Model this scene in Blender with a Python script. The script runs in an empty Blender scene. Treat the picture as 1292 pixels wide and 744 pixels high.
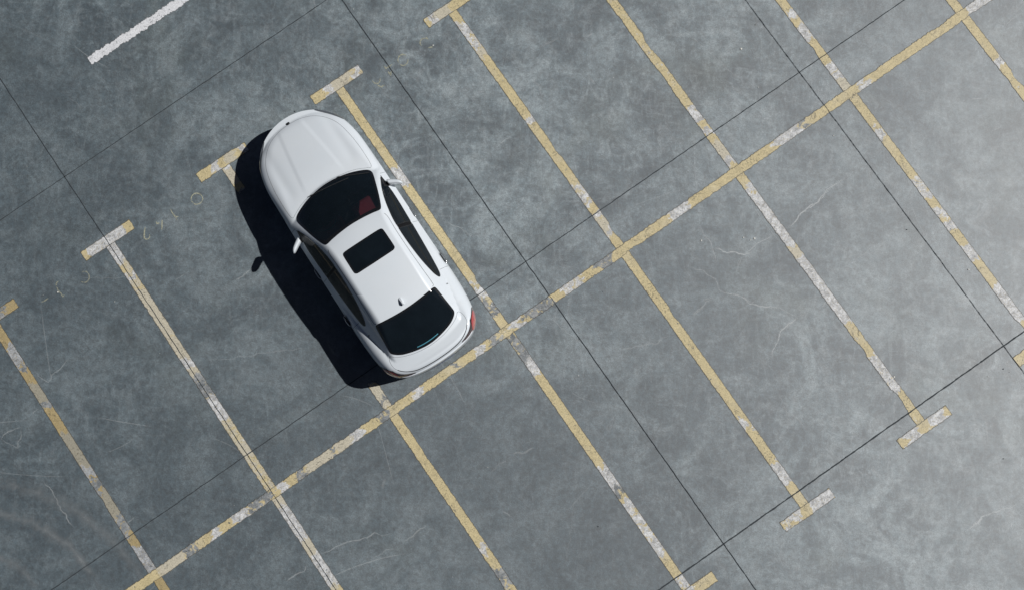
import bpy, bmesh, math, random
import numpy as np
from mathutils import Matrix, Vector, noise
from mathutils.geometry import delaunay_2d_cdt

S = bpy.context.scene
COL = S.collection
rad = math.radians

# ------------------------------------------------------------ camera, sky, sun, exposure
cam = bpy.data.cameras.new('camera')
cam.sensor_width = 36.0
cam.lens = 1600.0 / 1292.0 * 36.0
cam.clip_end = 2000.0
co = bpy.data.objects.new('camera', cam)
COL.objects.link(co)
RX, RY, HGT = 0.11638, 0.03144, 21.50536          # a drone looking almost straight down
co.matrix_world = Matrix.Translation((0, 0, HGT)) @ Matrix.Rotation(RY, 4, 'Y') @ Matrix.Rotation(RX, 4, 'X')
S.camera = co

CAR_XY, CAR_ANG = (-3.149, 3.390), rad(123.408)
SUN_EL = rad(48.3)
SUN_AZ = rad(10.3)                                  # towards the sun, counter-clockwise from +X
w = bpy.data.worlds.new('World'); S.world = w; w.use_nodes = True
nt = w.node_tree; nt.nodes.clear()
sk = nt.nodes.new('ShaderNodeTexSky'); sk.sky_type = 'NISHITA'; sk.sun_disc = False
sk.air_density = .20; sk.dust_density = 1.6; sk.ozone_density = .0; sk.altitude = 1500.0
sk.sun_elevation = SUN_EL; sk.sun_rotation = math.pi / 2 - SUN_AZ
bg = nt.nodes.new('ShaderNodeBackground'); bg.inputs['Strength'].default_value = 0.05
wo = nt.nodes.new('ShaderNodeOutputWorld')
nt.links.new(sk.outputs[0], bg.inputs[0]); nt.links.new(bg.outputs[0], wo.inputs[0])
sl = bpy.data.lights.new('sun', 'SUN'); sl.energy = 5.0; sl.angle = rad(0.5); sl.color = (1.0, 0.988, 0.97)
so = bpy.data.objects.new('sun', sl); COL.objects.link(so)
sd = Vector((math.cos(SUN_EL) * math.cos(SUN_AZ), math.cos(SUN_EL) * math.sin(SUN_AZ), math.sin(SUN_EL)))
so.rotation_euler = sd.to_track_quat('Z', 'Y').to_euler(); so.location = (20, 4, 25)
vs = S.view_settings
vs.view_transform = 'Standard'; vs.look = 'None'; vs.gamma = 1.0; vs.use_curve_mapping = False
vs.exposure = EXPOSURE = -0.28

# ------------------------------------------------------------ helpers
def tag(o, label=None, cat=None, group=None, kind=None):
    if label: o['label'] = label
    if cat: o['category'] = cat
    if group: o['group'] = group
    if kind: o['kind'] = kind
    return o

def empty(name, loc=(0, 0, 0), rz=0.0):
    o = bpy.data.objects.new(name, None); COL.objects.link(o)
    o.location = loc; o.rotation_euler = (0, 0, rz); o.empty_display_size = 0.3
    return o

def mesh_obj(name, verts, faces, mat=None, parent=None, smooth=True, normals=None, attr=None, mats=None, fmat=None):
    me = bpy.data.meshes.new(name)
    me.from_pydata([tuple(map(float, v)) for v in verts], [], [tuple(int(i) for i in f) for f in faces])
    if mats:
        for m in mats: me.materials.append(m)
        if fmat is not None: me.polygons.foreach_set('material_index', np.array(fmat, dtype=np.int32))
    elif mat: me.materials.append(mat)
    if smooth: me.polygons.foreach_set('use_smooth', np.ones(len(me.polygons), dtype=bool))
    me.update()
    if attr:
        for an, vals in attr.items():
            a = me.color_attributes.new(an, 'FLOAT_COLOR', 'POINT')
            a.data.foreach_set('color', np.asarray(vals, dtype=np.float32).ravel())
    if normals is not None: me.normals_split_custom_set_from_vertices([tuple(map(float, n)) for n in normals])
    o = bpy.data.objects.new(name, me); COL.objects.link(o)
    if parent: o.parent = parent
    return o

def bm_obj(name, bm, mat, parent=None, smooth=True):
    me = bpy.data.meshes.new(name); bm.to_mesh(me); bm.free()
    me.materials.append(mat)
    if smooth:
        for p in me.polygons: p.use_smooth = True
    o = bpy.data.objects.new(name, me); COL.objects.link(o)
    if parent: o.parent = parent
    return o

class NT:
    """tiny node-tree builder"""
    def __init__(s, name):
        s.m = bpy.data.materials.new(name); s.m.use_nodes = True; s.t = s.m.node_tree; s.t.nodes.clear()
        s.out = s.t.nodes.new('ShaderNodeOutputMaterial')
    def n(s, typ, **kw):
        nd = s.t.nodes.new(typ)
        for k, v in kw.items():
            if k.startswith('_'): setattr(nd, k[1:], v)
            else: s.set(nd, k, v)
        return nd
    def set(s, nd, k, v):
        sock = nd.inputs[int(k[1:])] if (k[0] == 'i' and k[1:].isdigit()) else nd.inputs[k]
        if hasattr(v, 'is_output') or isinstance(v, bpy.types.NodeSocket): s.t.links.new(v, sock)
        else: sock.default_value = v
    def noise(s, vec, scale, detail=6, rough=.55, dist=0.0, lac=2.0):
        nd = s.n('ShaderNodeTexNoise', Vector=vec, Scale=scale, Detail=detail, Roughness=rough, Distortion=dist)
        nd.inputs['Lacunarity'].default_value = lac
        return nd.outputs['Fac']
    def math(s, op, a, b=0.0, c=0.0, clamp=False):
        nd = s.n('ShaderNodeMath', _operation=op, i0=a, i1=b, i2=c); nd.use_clamp = clamp
        return nd.outputs[0]
    def remap(s, v, a, b, c=0.0, d=1.0, smooth=False):
        nd = s.n('ShaderNodeMapRange', i0=v); nd.clamp = True
        if smooth: nd.interpolation_type = 'SMOOTHSTEP'
        nd.inputs[1].default_value = a; nd.inputs[2].default_value = b
        nd.inputs[3].default_value = c; nd.inputs[4].default_value = d
        return nd.outputs[0]
    def mix(s, f, a, b, blend='MIX'):
        nd = s.t.nodes.new('ShaderNodeMix'); nd.data_type = 'RGBA'; nd.blend_type = blend; nd.clamp_factor = True
        for sock, v in ((nd.inputs[0], f), (nd.inputs[6], a), (nd.inputs[7], b)):
            if isinstance(v, bpy.types.NodeSocket): s.t.links.new(v, sock)
            elif isinstance(v, (int, float)): sock.default_value = v
            else: sock.default_value = (*v, 1.0) if len(v) == 3 else v
        return nd.outputs[2]
    def mapping(s, vec, rot=0.0, scale=(1, 1, 1), loc=(0, 0, 0)):
        nd = s.n('ShaderNodeMapping', Vector=vec)
        nd.inputs['Rotation'].default_value = (0, 0, rot); nd.inputs['Scale'].default_value = scale
        nd.inputs['Location'].default_value = loc
        return nd.outputs[0]
    def bump(s, h, strength=.3, dist=.01):
        return s.n('ShaderNodeBump', Height=h, Strength=strength, Distance=dist).outputs[0]

def principled(name, col, rough=.5, metal=0.0, coat=0.0, spec=.5, var=0.06, vscale=9.0, emis=None):
    b = NT(name)
    tc = b.n('ShaderNodeTexCoord').outputs['Object']
    f = b.noise(tc, vscale, 4)
    c = b.mix(b.remap(f, .3, .7), [x * (1 - var) for x in col], [min(1, x * (1 + var)) for x in col])
    p = b.n('ShaderNodeBsdfPrincipled')
    b.set(p, 'Base Color', c); b.set(p, 'Metallic', metal); b.set(p, 'Coat Weight', coat)
    b.set(p, 'Coat Roughness', .05); b.set(p, 'Specular IOR Level', spec)
    b.set(p, 'Roughness', b.remap(b.noise(tc, vscale * 3, 3), .3, .7, rough * .9, min(1, rough * 1.1)))
    b.t.links.new(p.outputs[0], b.out.inputs[0])
    return b.m

# ------------------------------------------------------------ grid of the car park
GA = 0.60551; GC, GS = math.cos(GA), math.sin(GA); OX, OY = -6.66794, -2.20226
def gw(a, b, z=0.0):          # a: across the bays, b: along the bays (metres) -> world
    return (OX + a * GC - b * GS, OY + a * GS + b * GC, z)
BAY = 2.4

# ------------------------------------------------------------ ground material
GD, GL, GH = (.030, .049, .061), (.102, .138, .155), (.26, .30, .315)
FALLOFF_LOC = (-9, 8, .3)  # offset picked so bottom-left concrete darkens, light falloff put into the colour
def concrete():
    b = NT('worn_concrete')
    tc = b.n('ShaderNodeTexCoord').outputs['Object']
    big = b.noise(b.mapping(tc, loc=FALLOFF_LOC), .11, 3, .5, .4)
    mid = b.noise(b.mapping(tc, rot=.55, loc=(3, 2, .37)), .95, 10, .68, .9)
    mid2 = b.noise(b.mapping(tc, rot=1.2, loc=(31, 7, 3.41)), 3.0, 10, .72, .7)
    fine = b.noise(b.mapping(tc, rot=.85, loc=(0, 0, .53)), 14.0, 8, .78, .3)
    grain = b.noise(b.mapping(tc, rot=.4, loc=(0, 0, .21)), 62.0, 3, .7)
    # long streaks left by the power trowel
    st1 = b.noise(b.mapping(tc, rot=-GA - .12, scale=(4.2, .9, 1), loc=(0, 0, .43)), 1.5, 8, .7, 1.6)
    st2 = b.noise(b.mapping(tc, rot=.35, scale=(1.0, 3.2, 1), loc=(0, 0, .31)), 1.2, 8, .72, 2.2)
    base = b.mix(b.remap(mid, .37, .57), GD, GL)
    base = b.mix(b.math('MULTIPLY', b.remap(mid, .50, .68), .50), base, GH)
    base = b.mix(b.math('MULTIPLY', b.remap(mid2, .50, .68), .50), base, GH)
    base = b.mix(b.math('MULTIPLY', b.remap(mid2, .30, .48, 1.0, 0.0), .42), base, GD)
    base = b.mix(b.math('MULTIPLY', b.remap(st1, .52, .72), .40), base, GH)
    base = b.mix(b.math('MULTIPLY', b.remap(st2, .52, .72), .38), base, GH)
    base = b.mix(b.math('MULTIPLY', b.remap(st2, .30, .46, 1.0, 0.0), .35), base, GD)
    # fine wiry scuffs: narrow bands of a warped noise
    for i, (sc, rot, wd, amt) in enumerate(((1.1, .3, .012, .34), (1.7, 1.4, .011, .28), (.6, -.5, .007, .4))):
        v = b.noise(b.mapping(tc, rot=rot, scale=(2.6, .6, 1), loc=(i * 13.1, i * 5.7, .37)), sc, 5, .58, 1.0)
        d = b.math('ABSOLUTE', b.math('SUBTRACT', v, .5))
        m = b.remap(d, 0.0, wd, 1.0, 0.0)
        g = b.remap(b.noise(b.mapping(tc, loc=(i * 3, 9, 1.4)), 1.9, 4, .6), .50, .72)
        base = b.mix(b.math('MULTIPLY', b.math('MULTIPLY', m, g), amt), base, (.30, .32, .33))
    # greenish damp stains
    gr = b.remap(b.noise(b.mapping(tc, loc=(4, 17, .6)), .55, 6, .6, .6), .56, .72)
    base = b.mix(b.math('MULTIPLY', gr, .42), base, (.083, .100, .088))
    base = b.mix(b.remap(big, .38, .60, 0.0, .62), base, GD)
    gm = b.mix(b.remap(fine, .38, .62), (.66, .66, .66), (1.38, 1.38, 1.38))
    base = b.mix(1.0, base, gm, 'MULTIPLY')
    gm = b.mix(b.remap(grain, .34, .66), (.60, .60, .60), (1.42, 1.42, 1.42))
    base = b.mix(1.0, base, gm, 'MULTIPLY')
    p = b.n('ShaderNodeBsdfPrincipled')
    b.set(p, 'Base Color', base)
    b.set(p, 'Roughness', b.remap(mid2, .3, .7, GROUND_R[0], GROUND_R[1]))
    b.set(p, 'Specular IOR Level', GROUND_SPEC); b.set(p, 'IOR', 1.75)
    h = b.math('ADD', b.math('MULTIPLY', fine, .7), b.math('MULTIPLY', grain, .35))
    b.set(p, 'Normal', b.bump(h, .22, .006))
    b.t.links.new(p.outputs[0], b.out.inputs[0])
    return b.m
GROUND_R = (.59, .54); GROUND_SPEC = 1.0

def paint(name, main, faded, white, dark):
    """wear attribute: R = older white coat showing, G = bare, B = nearness to the stripe's edge, A = faded"""
    b = NT(name)
    tc = b.n('ShaderNodeTexCoord').outputs['Object']
    at = b.n('ShaderNodeVertexColor', _layer_name='wear')
    sep = b.n('ShaderNodeSeparateColor', i0=at.outputs['Color'])
    R, G, B = sep.outputs[0], sep.outputs[1], sep.outputs[2]
    A = at.outputs['Alpha']
    n1 = b.noise(tc, 7.0, 7, .68, .8); n2 = b.noise(b.mapping(tc, loc=(7, 3, 0)), 11.0, 7, .7, .5)
    n3 = b.noise(tc, 34.0, 6, .7); n4 = b.noise(tc, 1.3, 4, .6)
    col = b.mix(b.remap(n1, .35, .68), [x * .88 for x in main], [min(1, x * 1.08) for x in main])
    col = b.mix(b.math('MULTIPLY', b.remap(n4, .52, .70), .45), col, faded)
    fm = b.remap(b.math('ADD', A, b.math('MULTIPLY', b.math('SUBTRACT', n2, .5), 1.5)), .42, .62)
    col = b.mix(fm, col, faded)
    wm = b.remap(b.math('ADD', R, b.math('MULTIPLY', b.math('SUBTRACT', n1, .5), 2.1)), .46, .58)
    wc = b.mix(b.remap(n2, .38, .60), [x * .50 for x in white], white)
    wc = b.mix(b.math('MULTIPLY', b.remap(n3, .5, .62), .5), wc, [x * .62 for x in main])
    col = b.mix(wm, col, wc)
    bm_ = b.remap(b.math('ADD', G, b.math('MULTIPLY', b.math('SUBTRACT', n2, .5), 2.2)), .48, .58)
    col = b.mix(bm_, col, b.mix(b.remap(n1, .42, .62), (.15, .165, .175), (.33, .34, .34)))
    # small dark pits and a dirty rim
    pit = b.remap(b.math('ADD', n3, b.math('MULTIPLY', b.math('SUBTRACT', n4, .5), .5)), .33, .40, 1.0, 0.0)
    col = b.mix(b.math('MULTIPLY', pit, .75), col, dark)
    rim = b.remap(b.math('ADD', B, b.math('MULTIPLY', b.math('SUBTRACT', n2, .5), 1.1)), .48, .72)
    col = b.mix(b.math('MULTIPLY', rim, .85), col, dark)
    # short dark cracks across the film
    cr = b.math('ABSOLUTE', b.math('SUBTRACT', b.noise(b.mapping(tc, loc=(2, 8, 5)), 2.4, 6, .62, 1.2), .5))
    crm = b.math('MULTIPLY', b.remap(cr, 0, .010, 1, 0), b.remap(n4, .44, .54))
    col = b.mix(b.math('MULTIPLY', crm, .8), col, dark)
    gm = b.mix(b.remap(b.noise(b.mapping(tc, loc=(0, 0, .4)), 55, 3, .7), .36, .64), (.80, .80, .80), (1.14, 1.14, 1.14))
    col = b.mix(1.0, col, gm, 'MULTIPLY')
    p = b.n('ShaderNodeBsdfPrincipled')
    b.set(p, 'Base Color', col); b.set(p, 'Roughness', .55); b.set(p, 'Specular IOR Level', .6)
    b.set(p, 'Normal', b.bump(n3, .25, .004))
    # flaked-off spots, and paint left out in the car's shadow, let the concrete through
    hole = b.remap(b.math('ADD', b.noise(b.mapping(tc, loc=(1, 1, 9)), 17, 6, .7), b.math('MULTIPLY', b.remap(B, .76, 1.0), .14)), .63, .67)
    hole = b.math('MAXIMUM', hole, b.remap(G, .80, .92))
    tr = b.n('ShaderNodeBsdfTransparent')
    mx = b.n('ShaderNodeMixShader', i0=hole, i1=p.outputs[0], i2=tr.outputs[0])
    b.t.links.new(mx.outputs[0], b.out.inputs[0])
    return b.m

def ribbon_mat(name, col, nscale=22.0, lo=.34, hi=.56):
    b = NT(name)
    tc = b.n('ShaderNodeTexCoord').outputs['Object']
    at = b.n('ShaderNodeVertexColor', _layer_name='fade')
    sep = b.n('ShaderNodeSeparateColor', i0=at.outputs['Color'])
    n = b.remap(b.noise(tc, nscale, 6, .7), lo, hi)
    a = b.math('MULTIPLY', b.math('MULTIPLY', n, sep.outputs[0]), 1.0, clamp=True)
    p = b.n('ShaderNodeBsdfPrincipled')
    b.set(p, 'Base Color', (*col, 1)); b.set(p, 'Roughness', .55); b.set(p, 'Specular IOR Level', .6)
    tr = b.n('ShaderNodeBsdfTransparent')
    mx = b.n('ShaderNodeMixShader', i0=a, i1=tr.outputs[0], i2=p.outputs[0])
    b.t.links.new(mx.outputs[0], b.out.inputs[0])
    return b.m

M_GROUND = concrete()
M_YELLOW = paint('worn_yellow_paint', (.54, .455, .26), (.50, .46, .36), (.68, .69, .70), (.060, .055, .045))
M_OCHRE = paint('dirty_ochre_paint', (.38, .30, .155), (.31, .29, .23), (.46, .48, .50), (.05, .045, .035))  # older browner coat, its colours also darkened for light falling off leftwards
M_WHITE = paint('worn_white_paint', (.68, .69, .71), (.55, .57, .60), (.74, .75, .76), (.06, .065, .07))
M_CRACK = ribbon_mat('pale_crack', (.60, .63, .64), 18.0, .28, .50)
M_TRACK = ribbon_mat('tyre_scuff', (.22, .24, .25), 5.0, .30, .72)
M_STENCIL = ribbon_mat('faded_stencil_paint', (.40, .40, .30), 26.0, .36, .50)
M_JOINT = principled('joint_filler', (.045, .052, .058), .8, spec=.2)

# ------------------------------------------------------------ ground, joints
g = mesh_obj('ground', [(-350, -350, 0), (350, -350, 0), (350, 350, 0), (-350, 350, 0)], [(0, 1, 2, 3)], M_GROUND, smooth=False)
tag(g, kind='structure')

def ribbon(pts, width, z, step=.03, jag=.0, seed=0, taper=False, gaps=0.0):
    """pts in grid metres -> (verts, faces, fade)"""
    P = [Vector(p) for p in pts]
    out = []
    for i in range(len(P) - 1):
        L = (P[i + 1] - P[i]).length; n = max(1, int(L / step))
        for k in range(n): out.append(P[i].lerp(P[i + 1], k / n))
    out.append(P[-1])
    n = len(out); V = []; F = []; A = []
    for i, p in enumerate(out):
        d = (out[min(i + 1, n - 1)] - out[max(i - 1, 0)]); d.normalize()
        nrm = Vector((-d.y, d.x))
        t = i / max(1, n - 1)
        wv = width * (1 + .5 * noise.noise(Vector((i * .21, seed, 0))) + .7 * noise.noise(Vector((i * .83, seed, 4))))
        if taper: wv *= (math.sin(math.pi * min(1, max(0, t))) ** .5) * .8 + .2
        off = nrm * (jag * noise.noise(Vector((i * .25, seed + 9.3, 1))) + jag * .5 * noise.noise(Vector((i * .9, seed + 2.3, 1))))
        for s in (-1, 0, 1):
            q = p + off + nrm * (s * wv / 2)
            V.append(gw(q.x, q.y, z)); A.append(s)
    for i in range(n - 1):
        a = 3 * i
        F += [(a, a + 3, a + 4, a + 1), (a + 1, a + 4, a + 5, a + 2)]
    return V, F, A, n

def joint(name, pts, width, seed):
    V, F, A, n = ribbon(pts, width, .0095, .04, .006, seed)
    o = mesh_obj(name, V, F, M_JOINT, smooth=False)
    return tag(o, kind='structure')
JA = [(2.385, -14), (2.385, 5.2), (2.372, 24)]
joint('expansion_joint', JA, .011, 1)
joint('expansion_joint', [(8.133, -16), (8.133, 20)], 0.0105, 2)
joint('expansion_joint', [(13.902, -22), (13.902, 16)], 0.0085, 3)
joint('expansion_joint', [(-3.4, -12), (-3.4, 26)], .0100, 3.5)
joint('expansion_joint', [(-14, 6.66), (30, 6.62)], 0.0140, 4)
joint('expansion_joint', [(-14, .80), (13.9, .802), (32, .80)], 0.0140, 5)
joint('expansion_joint', [(-14, -4.964), (34, -4.964)], 0.0180, 6)

# ------------------------------------------------------------ painted markings
def wear_at(t, table):
    r = g_ = a = 0.0
    for lo, hi, ty in table:
        lo, hi = min(lo, hi), max(lo, hi)
        e = .11
        k = max(0.0, min(1.0, (t - lo) / e + .5)) * max(0.0, min(1.0, (hi - t) / e + .5))
        if ty == 'W': r = max(r, k * .74)
        elif ty == 'H': r = max(r, k * .50)
        elif ty == 'B': g_ = max(g_, k * .62)
        elif ty == 'N': g_ = max(g_, k)  # no paint at all, keeps the car's cast shadow black
        elif ty == 'P': a = max(a, k * .7)
    return r, g_, a

def stripe(name, a0, b0, a1, b1, width, z, table, mat, parent=None, seed=0.0, axis=1, rag=1.0, base=(0.06, 0.02, .1), halo=True):
    """painted band between two grid points; wear table runs along grid axis (0 across, 1 along)"""
    p0, p1 = Vector((a0, b0)), Vector((a1, b1)); d = p1 - p0; L = d.length; d.normalize(); nr = Vector((-d.y, d.x))
    n = max(2, int(L / .018)); prof = (-1.13, -1.02, -.93, -.72, -.45, -.15, .15, .45, .72, .93, 1.02, 1.13)
    V = []; F = []; C = []
    for i in range(n + 1):
        s = L * i / n
        q = p0 + d * s
        endt = 0
        for j, pr in enumerate(prof):
            side = 1 if pr > 0 else -1
            e = (.003 * noise.noise(Vector((s * 2.1, seed + side * 3.1, .5))) + .006 * noise.noise(Vector((s * 11, seed + side * 5, 2)))
                 + .010 * noise.noise(Vector((s * 37, seed + side * 7, 4))))
            chip = max(0, noise.noise(Vector((s * 1.7, seed + side * 11, 8))) - .40) * .13
            wv = width / 2 + (e - chip) * rag
            x = q + nr * (wv * pr)
            ew = .012 * noise.noise(Vector((pr * 2.4, seed + 20, 3))) + .008 * noise.noise(Vector((pr * 7, seed + 25, 3)))
            if i == 0: x += d * ew
            if i == n: x -= d * ew
            V.append(gw(x.x, x.y, z))
            t = (x.y if axis == 1 else x.x) + .13 * noise.noise(Vector((pr * .9 + seed, s * 2.3, 6))) + .05 * noise.noise(Vector((pr * 3, s * 9, seed)))
            r, g_, a = wear_at(t, table)
            edge = 1.0 if abs(pr) > 1.1 else (.75 if abs(pr) > 1 else (.35 if abs(pr) > .85 else 0))
            if i in (0, n): edge = max(edge, .9)
            C.append((min(1, r + base[0]), min(1, g_ + base[1]), edge, min(1, a + base[2])))
    m = len(prof)
    for i in range(n):
        for j in range(m - 1):
            k = i * m + j
            F.append((k, k + m, k + m + 1, k + 1))
    F = [tuple(reversed(f)) for f in F]
    return mesh_obj(name, V, F, mat, parent, smooth=False, attr={'wear': C})

CRACKS=[
 ([(10.903, -0.355), (10.903, -0.579), (10.903, -0.802), (10.822, -0.987), (10.763, -1.148)],0.025,0.5),
 ([(10.878, -0.837), (10.981, -0.945), (11.063, -1.055), (11.169, -1.129), (11.224, -1.22), (11.356, -1.26), (11.439, -1.257)],0.04,0.7),
 ([(11.224, -1.22), (11.431, -1.212), (11.633, -1.211), (11.892, -1.243)],0.03,0.55),
 ([(11.224, -1.22), (11.067, -1.299), (10.926, -1.382)],0.02,0.4),
 ([(12.106, -1.279), (12.239, -1.291), (12.417, -1.213), (12.606, -1.203), (12.845, -1.208), (13.004, -1.157), (13.18, -1.137)],0.035,0.7),
 ([(10.342, -0.773), (10.479, -1.03), (10.615, -1.286), (10.553, -1.483), (10.648, -1.629)],0.025,0.45),
 ([(10.549, -1.46), (10.648, -1.629), (10.765, -1.771), (10.844, -1.966), (10.984, -2.104), (11.151, -2.26), (11.267, -2.429)],0.035,0.65),
 ([(10.387, -1.519), (10.265, -1.522), (10.095, -1.564), (9.905, -1.551)],0.03,0.45),
 ([(11.372, -2.613), (11.163, -2.627), (10.954, -2.64)],0.03,0.55),
 ([(11.572, -2.613), (11.372, -2.613)],0.02,0.4),
 ([(11.93, -2.644), (11.81, -2.699), (11.756, -2.69)],0.03,0.5),
 ([(11.382, -2.615), (11.152, -2.619), (10.974, -2.638), (10.847, -2.755), (10.69, -2.83), (10.564, -2.946)],0.04,0.7),
 ([(11.15, -2.227), (11.254, -2.423), (11.369, -2.606)],0.025,0.55),
 ([(10.358, -3.371), (10.314, -3.543), (10.286, -3.806), (10.363, -3.981), (10.369, -4.307)],0.025,0.4),
 ([(10.969, -4.159), (10.827, -4.463), (10.805, -4.769)],0.02,0.3),
 ([(13.525, -1.141), (13.192, -1.139), (12.935, -1.148), (12.809, -1.207), (12.562, -1.202), (12.371, -1.236), (12.207, -1.289), (12.076, -1.268)],0.035,0.65),
 ([(13.243, -2.368), (13.035, -2.368), (12.854, -2.387), (12.616, -2.428)],0.03,0.4),
 ([(17.692, -0.551), (17.435, -0.542), (17.249, -0.563)],0.03,0.5),
 ([(17.682, -0.413), (17.59, -0.478)],0.03,0.5),
 ([(16.004, -1.255), (16.119, -1.327), (16.204, -1.353)],0.03,0.6),
 ([(16.198, -1.945), (16.036, -1.937), (15.901, -1.948)],0.025,0.5),
 ([(15.371, -0.637), (15.544, -0.801), (15.536, -0.924)],0.03,0.35),
 ([(11.458, -7.057), (11.716, -7.039), (11.97, -7.025), (12.073, -7.05), (12.29, -7.14), (12.604, -7.219)],0.045,0.75),
 ([(11.67, -7.046), (11.904, -7.031)],0.09,0.8),
 ([(10.909, -7.168), (11.106, -7.148), (11.248, -7.148)],0.03,0.5),
 ([(12.256, -7.372), (12.168, -7.449)],0.03,0.8),
 ([(10.71, -5.118), (10.649, -5.394), (10.669, -5.587)],0.025,0.45),
 ([(11.677, -6.817), (11.589, -6.914)],0.02,0.25),
 ([(2.444, -1.263), (2.645, -1.323), (2.91, -1.346), (3.093, -1.433), (3.258, -1.487), (3.432, -1.527), (3.67, -1.711)],0.03,0.6),
 ([(4.274, -1.889), (4.109, -1.894), (3.972, -1.919), (3.743, -1.9)],0.035,0.5),
 ([(3.633, -1.943), (3.45, -1.857), (3.258, -1.844), (3.122, -1.868)],0.025,0.35),
 ([(1.76, -1.327), (1.961, -1.327), (2.107, -1.348), (2.23, -1.295)],0.035,0.6),
 ([(5.398, -2.425), (5.484, -2.604)],0.03,0.45),
 ([(5.977, -1.764), (5.75, -1.769), (5.566, -1.801)],0.03,0.3),
 ([(0.775, 3.967), (0.548, 3.858), (0.392, 3.859), (0.237, 3.78), (0.149, 3.974), (0.135, 4.118)],0.03,0.45),
 ([(-0.137, 3.519), (-0.291, 3.482)],0.03,0.5),
 ([(-0.976, 3.428), (-0.787, 3.482), (-0.559, 3.43)],0.035,0.5),
 ([(-0.965, 3.447), (-0.791, 3.142), (-0.628, 3.319), (-0.522, 3.404)],0.03,0.4),
 ([(-0.727, 2.416), (-0.691, 2.104), (-0.733, 1.873), (-0.727, 1.661), (-0.718, 1.422)],0.035,0.65),
 ([(2.644, 2.541), (3.092, 2.291), (3.441, 2.139), (3.815, 1.962), (4.329, 1.629)],0.03,0.3),
 ([(3.802, 3.386), (4.003, 3.38), (4.262, 3.43)],0.035,0.55),
 ([(2.977, 4.013), (3.232, 3.994)],0.02,0.4),
 ([(3.41, 3.92), (3.496, 3.894)],0.02,0.5),
 ([(1.588, 5.046), (1.976, 4.754), (2.335, 4.545), (2.779, 4.214)],0.02,0.25),
 ([(11.264, 3.434), (11.39, 3.432)],0.03,0.4),
 ([(10.436, 3.758), (10.677, 3.74), (10.859, 3.699)],0.03,0.25),
 ([(10.095, 3.389), (10.079, 3.184), (10.024, 2.985)],0.05,0.25),
 ([(10.884, 2.832), (10.887, 2.657)],0.05,0.25),
 ([(13.098, 0.924), (12.935, 1.513), (12.827, 2.067), (12.698, 2.594)],0.02,0.3),
 ([(10.648, 1.813), (10.791, 1.777)],0.03,0.35),
 ([(11.515, 3.191), (11.882, 3.171)],0.02,0.35),
 ([(13.322, 2.283), (13.331, 1.711)],0.02,0.25),
 ([(8.533, -1.329), (9.161, -1.602), (9.432, -1.626)],0.05,0.3),
 ([(7.881, -0.092), (8.104, -0.948), (8.364, -1.162)],0.02,0.35),
 ([(7.77, -1.453), (7.999, -1.039), (8.299, -0.26)],0.02,0.3),
 ([(10.206, -1.465), (10.383, -1.506)],0.03,0.45),
 ([(10.815, -1.766), (10.863, -1.985), (10.955, -2.029)],0.03,0.45),
 ([(9.93, -1.562), (10.174, -1.567)],0.03,0.35),
 ([(6.075, -1.752), (6.268, -1.825), (6.456, -1.875)],0.05,0.4),
 ([(5.7, -3.8), (6.079, -3.43), (6.573, -2.898)],0.02,0.25),
 ([(9.11, 3.737), (9.243, 3.687)],0.03,0.4),
 ([(8.852, 2.755), (9.192, 2.752)],0.02,0.4),
 ([(8.345, 2.734), (8.563, 2.708)],0.02,0.45),
 ([(7.459, 3.441), (8.04, 3.502), (8.122, 3.744)],0.015,0.2),
 ([(7.376, 2.215), (7.544, 1.904), (7.644, 1.619)],0.02,0.35),
 ([(3.214, 7.809), (3.272, 7.506)],0.02,0.25),
 ([(4.098, -0.868), (3.955, -0.99)],0.08,0.3),
]
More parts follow.
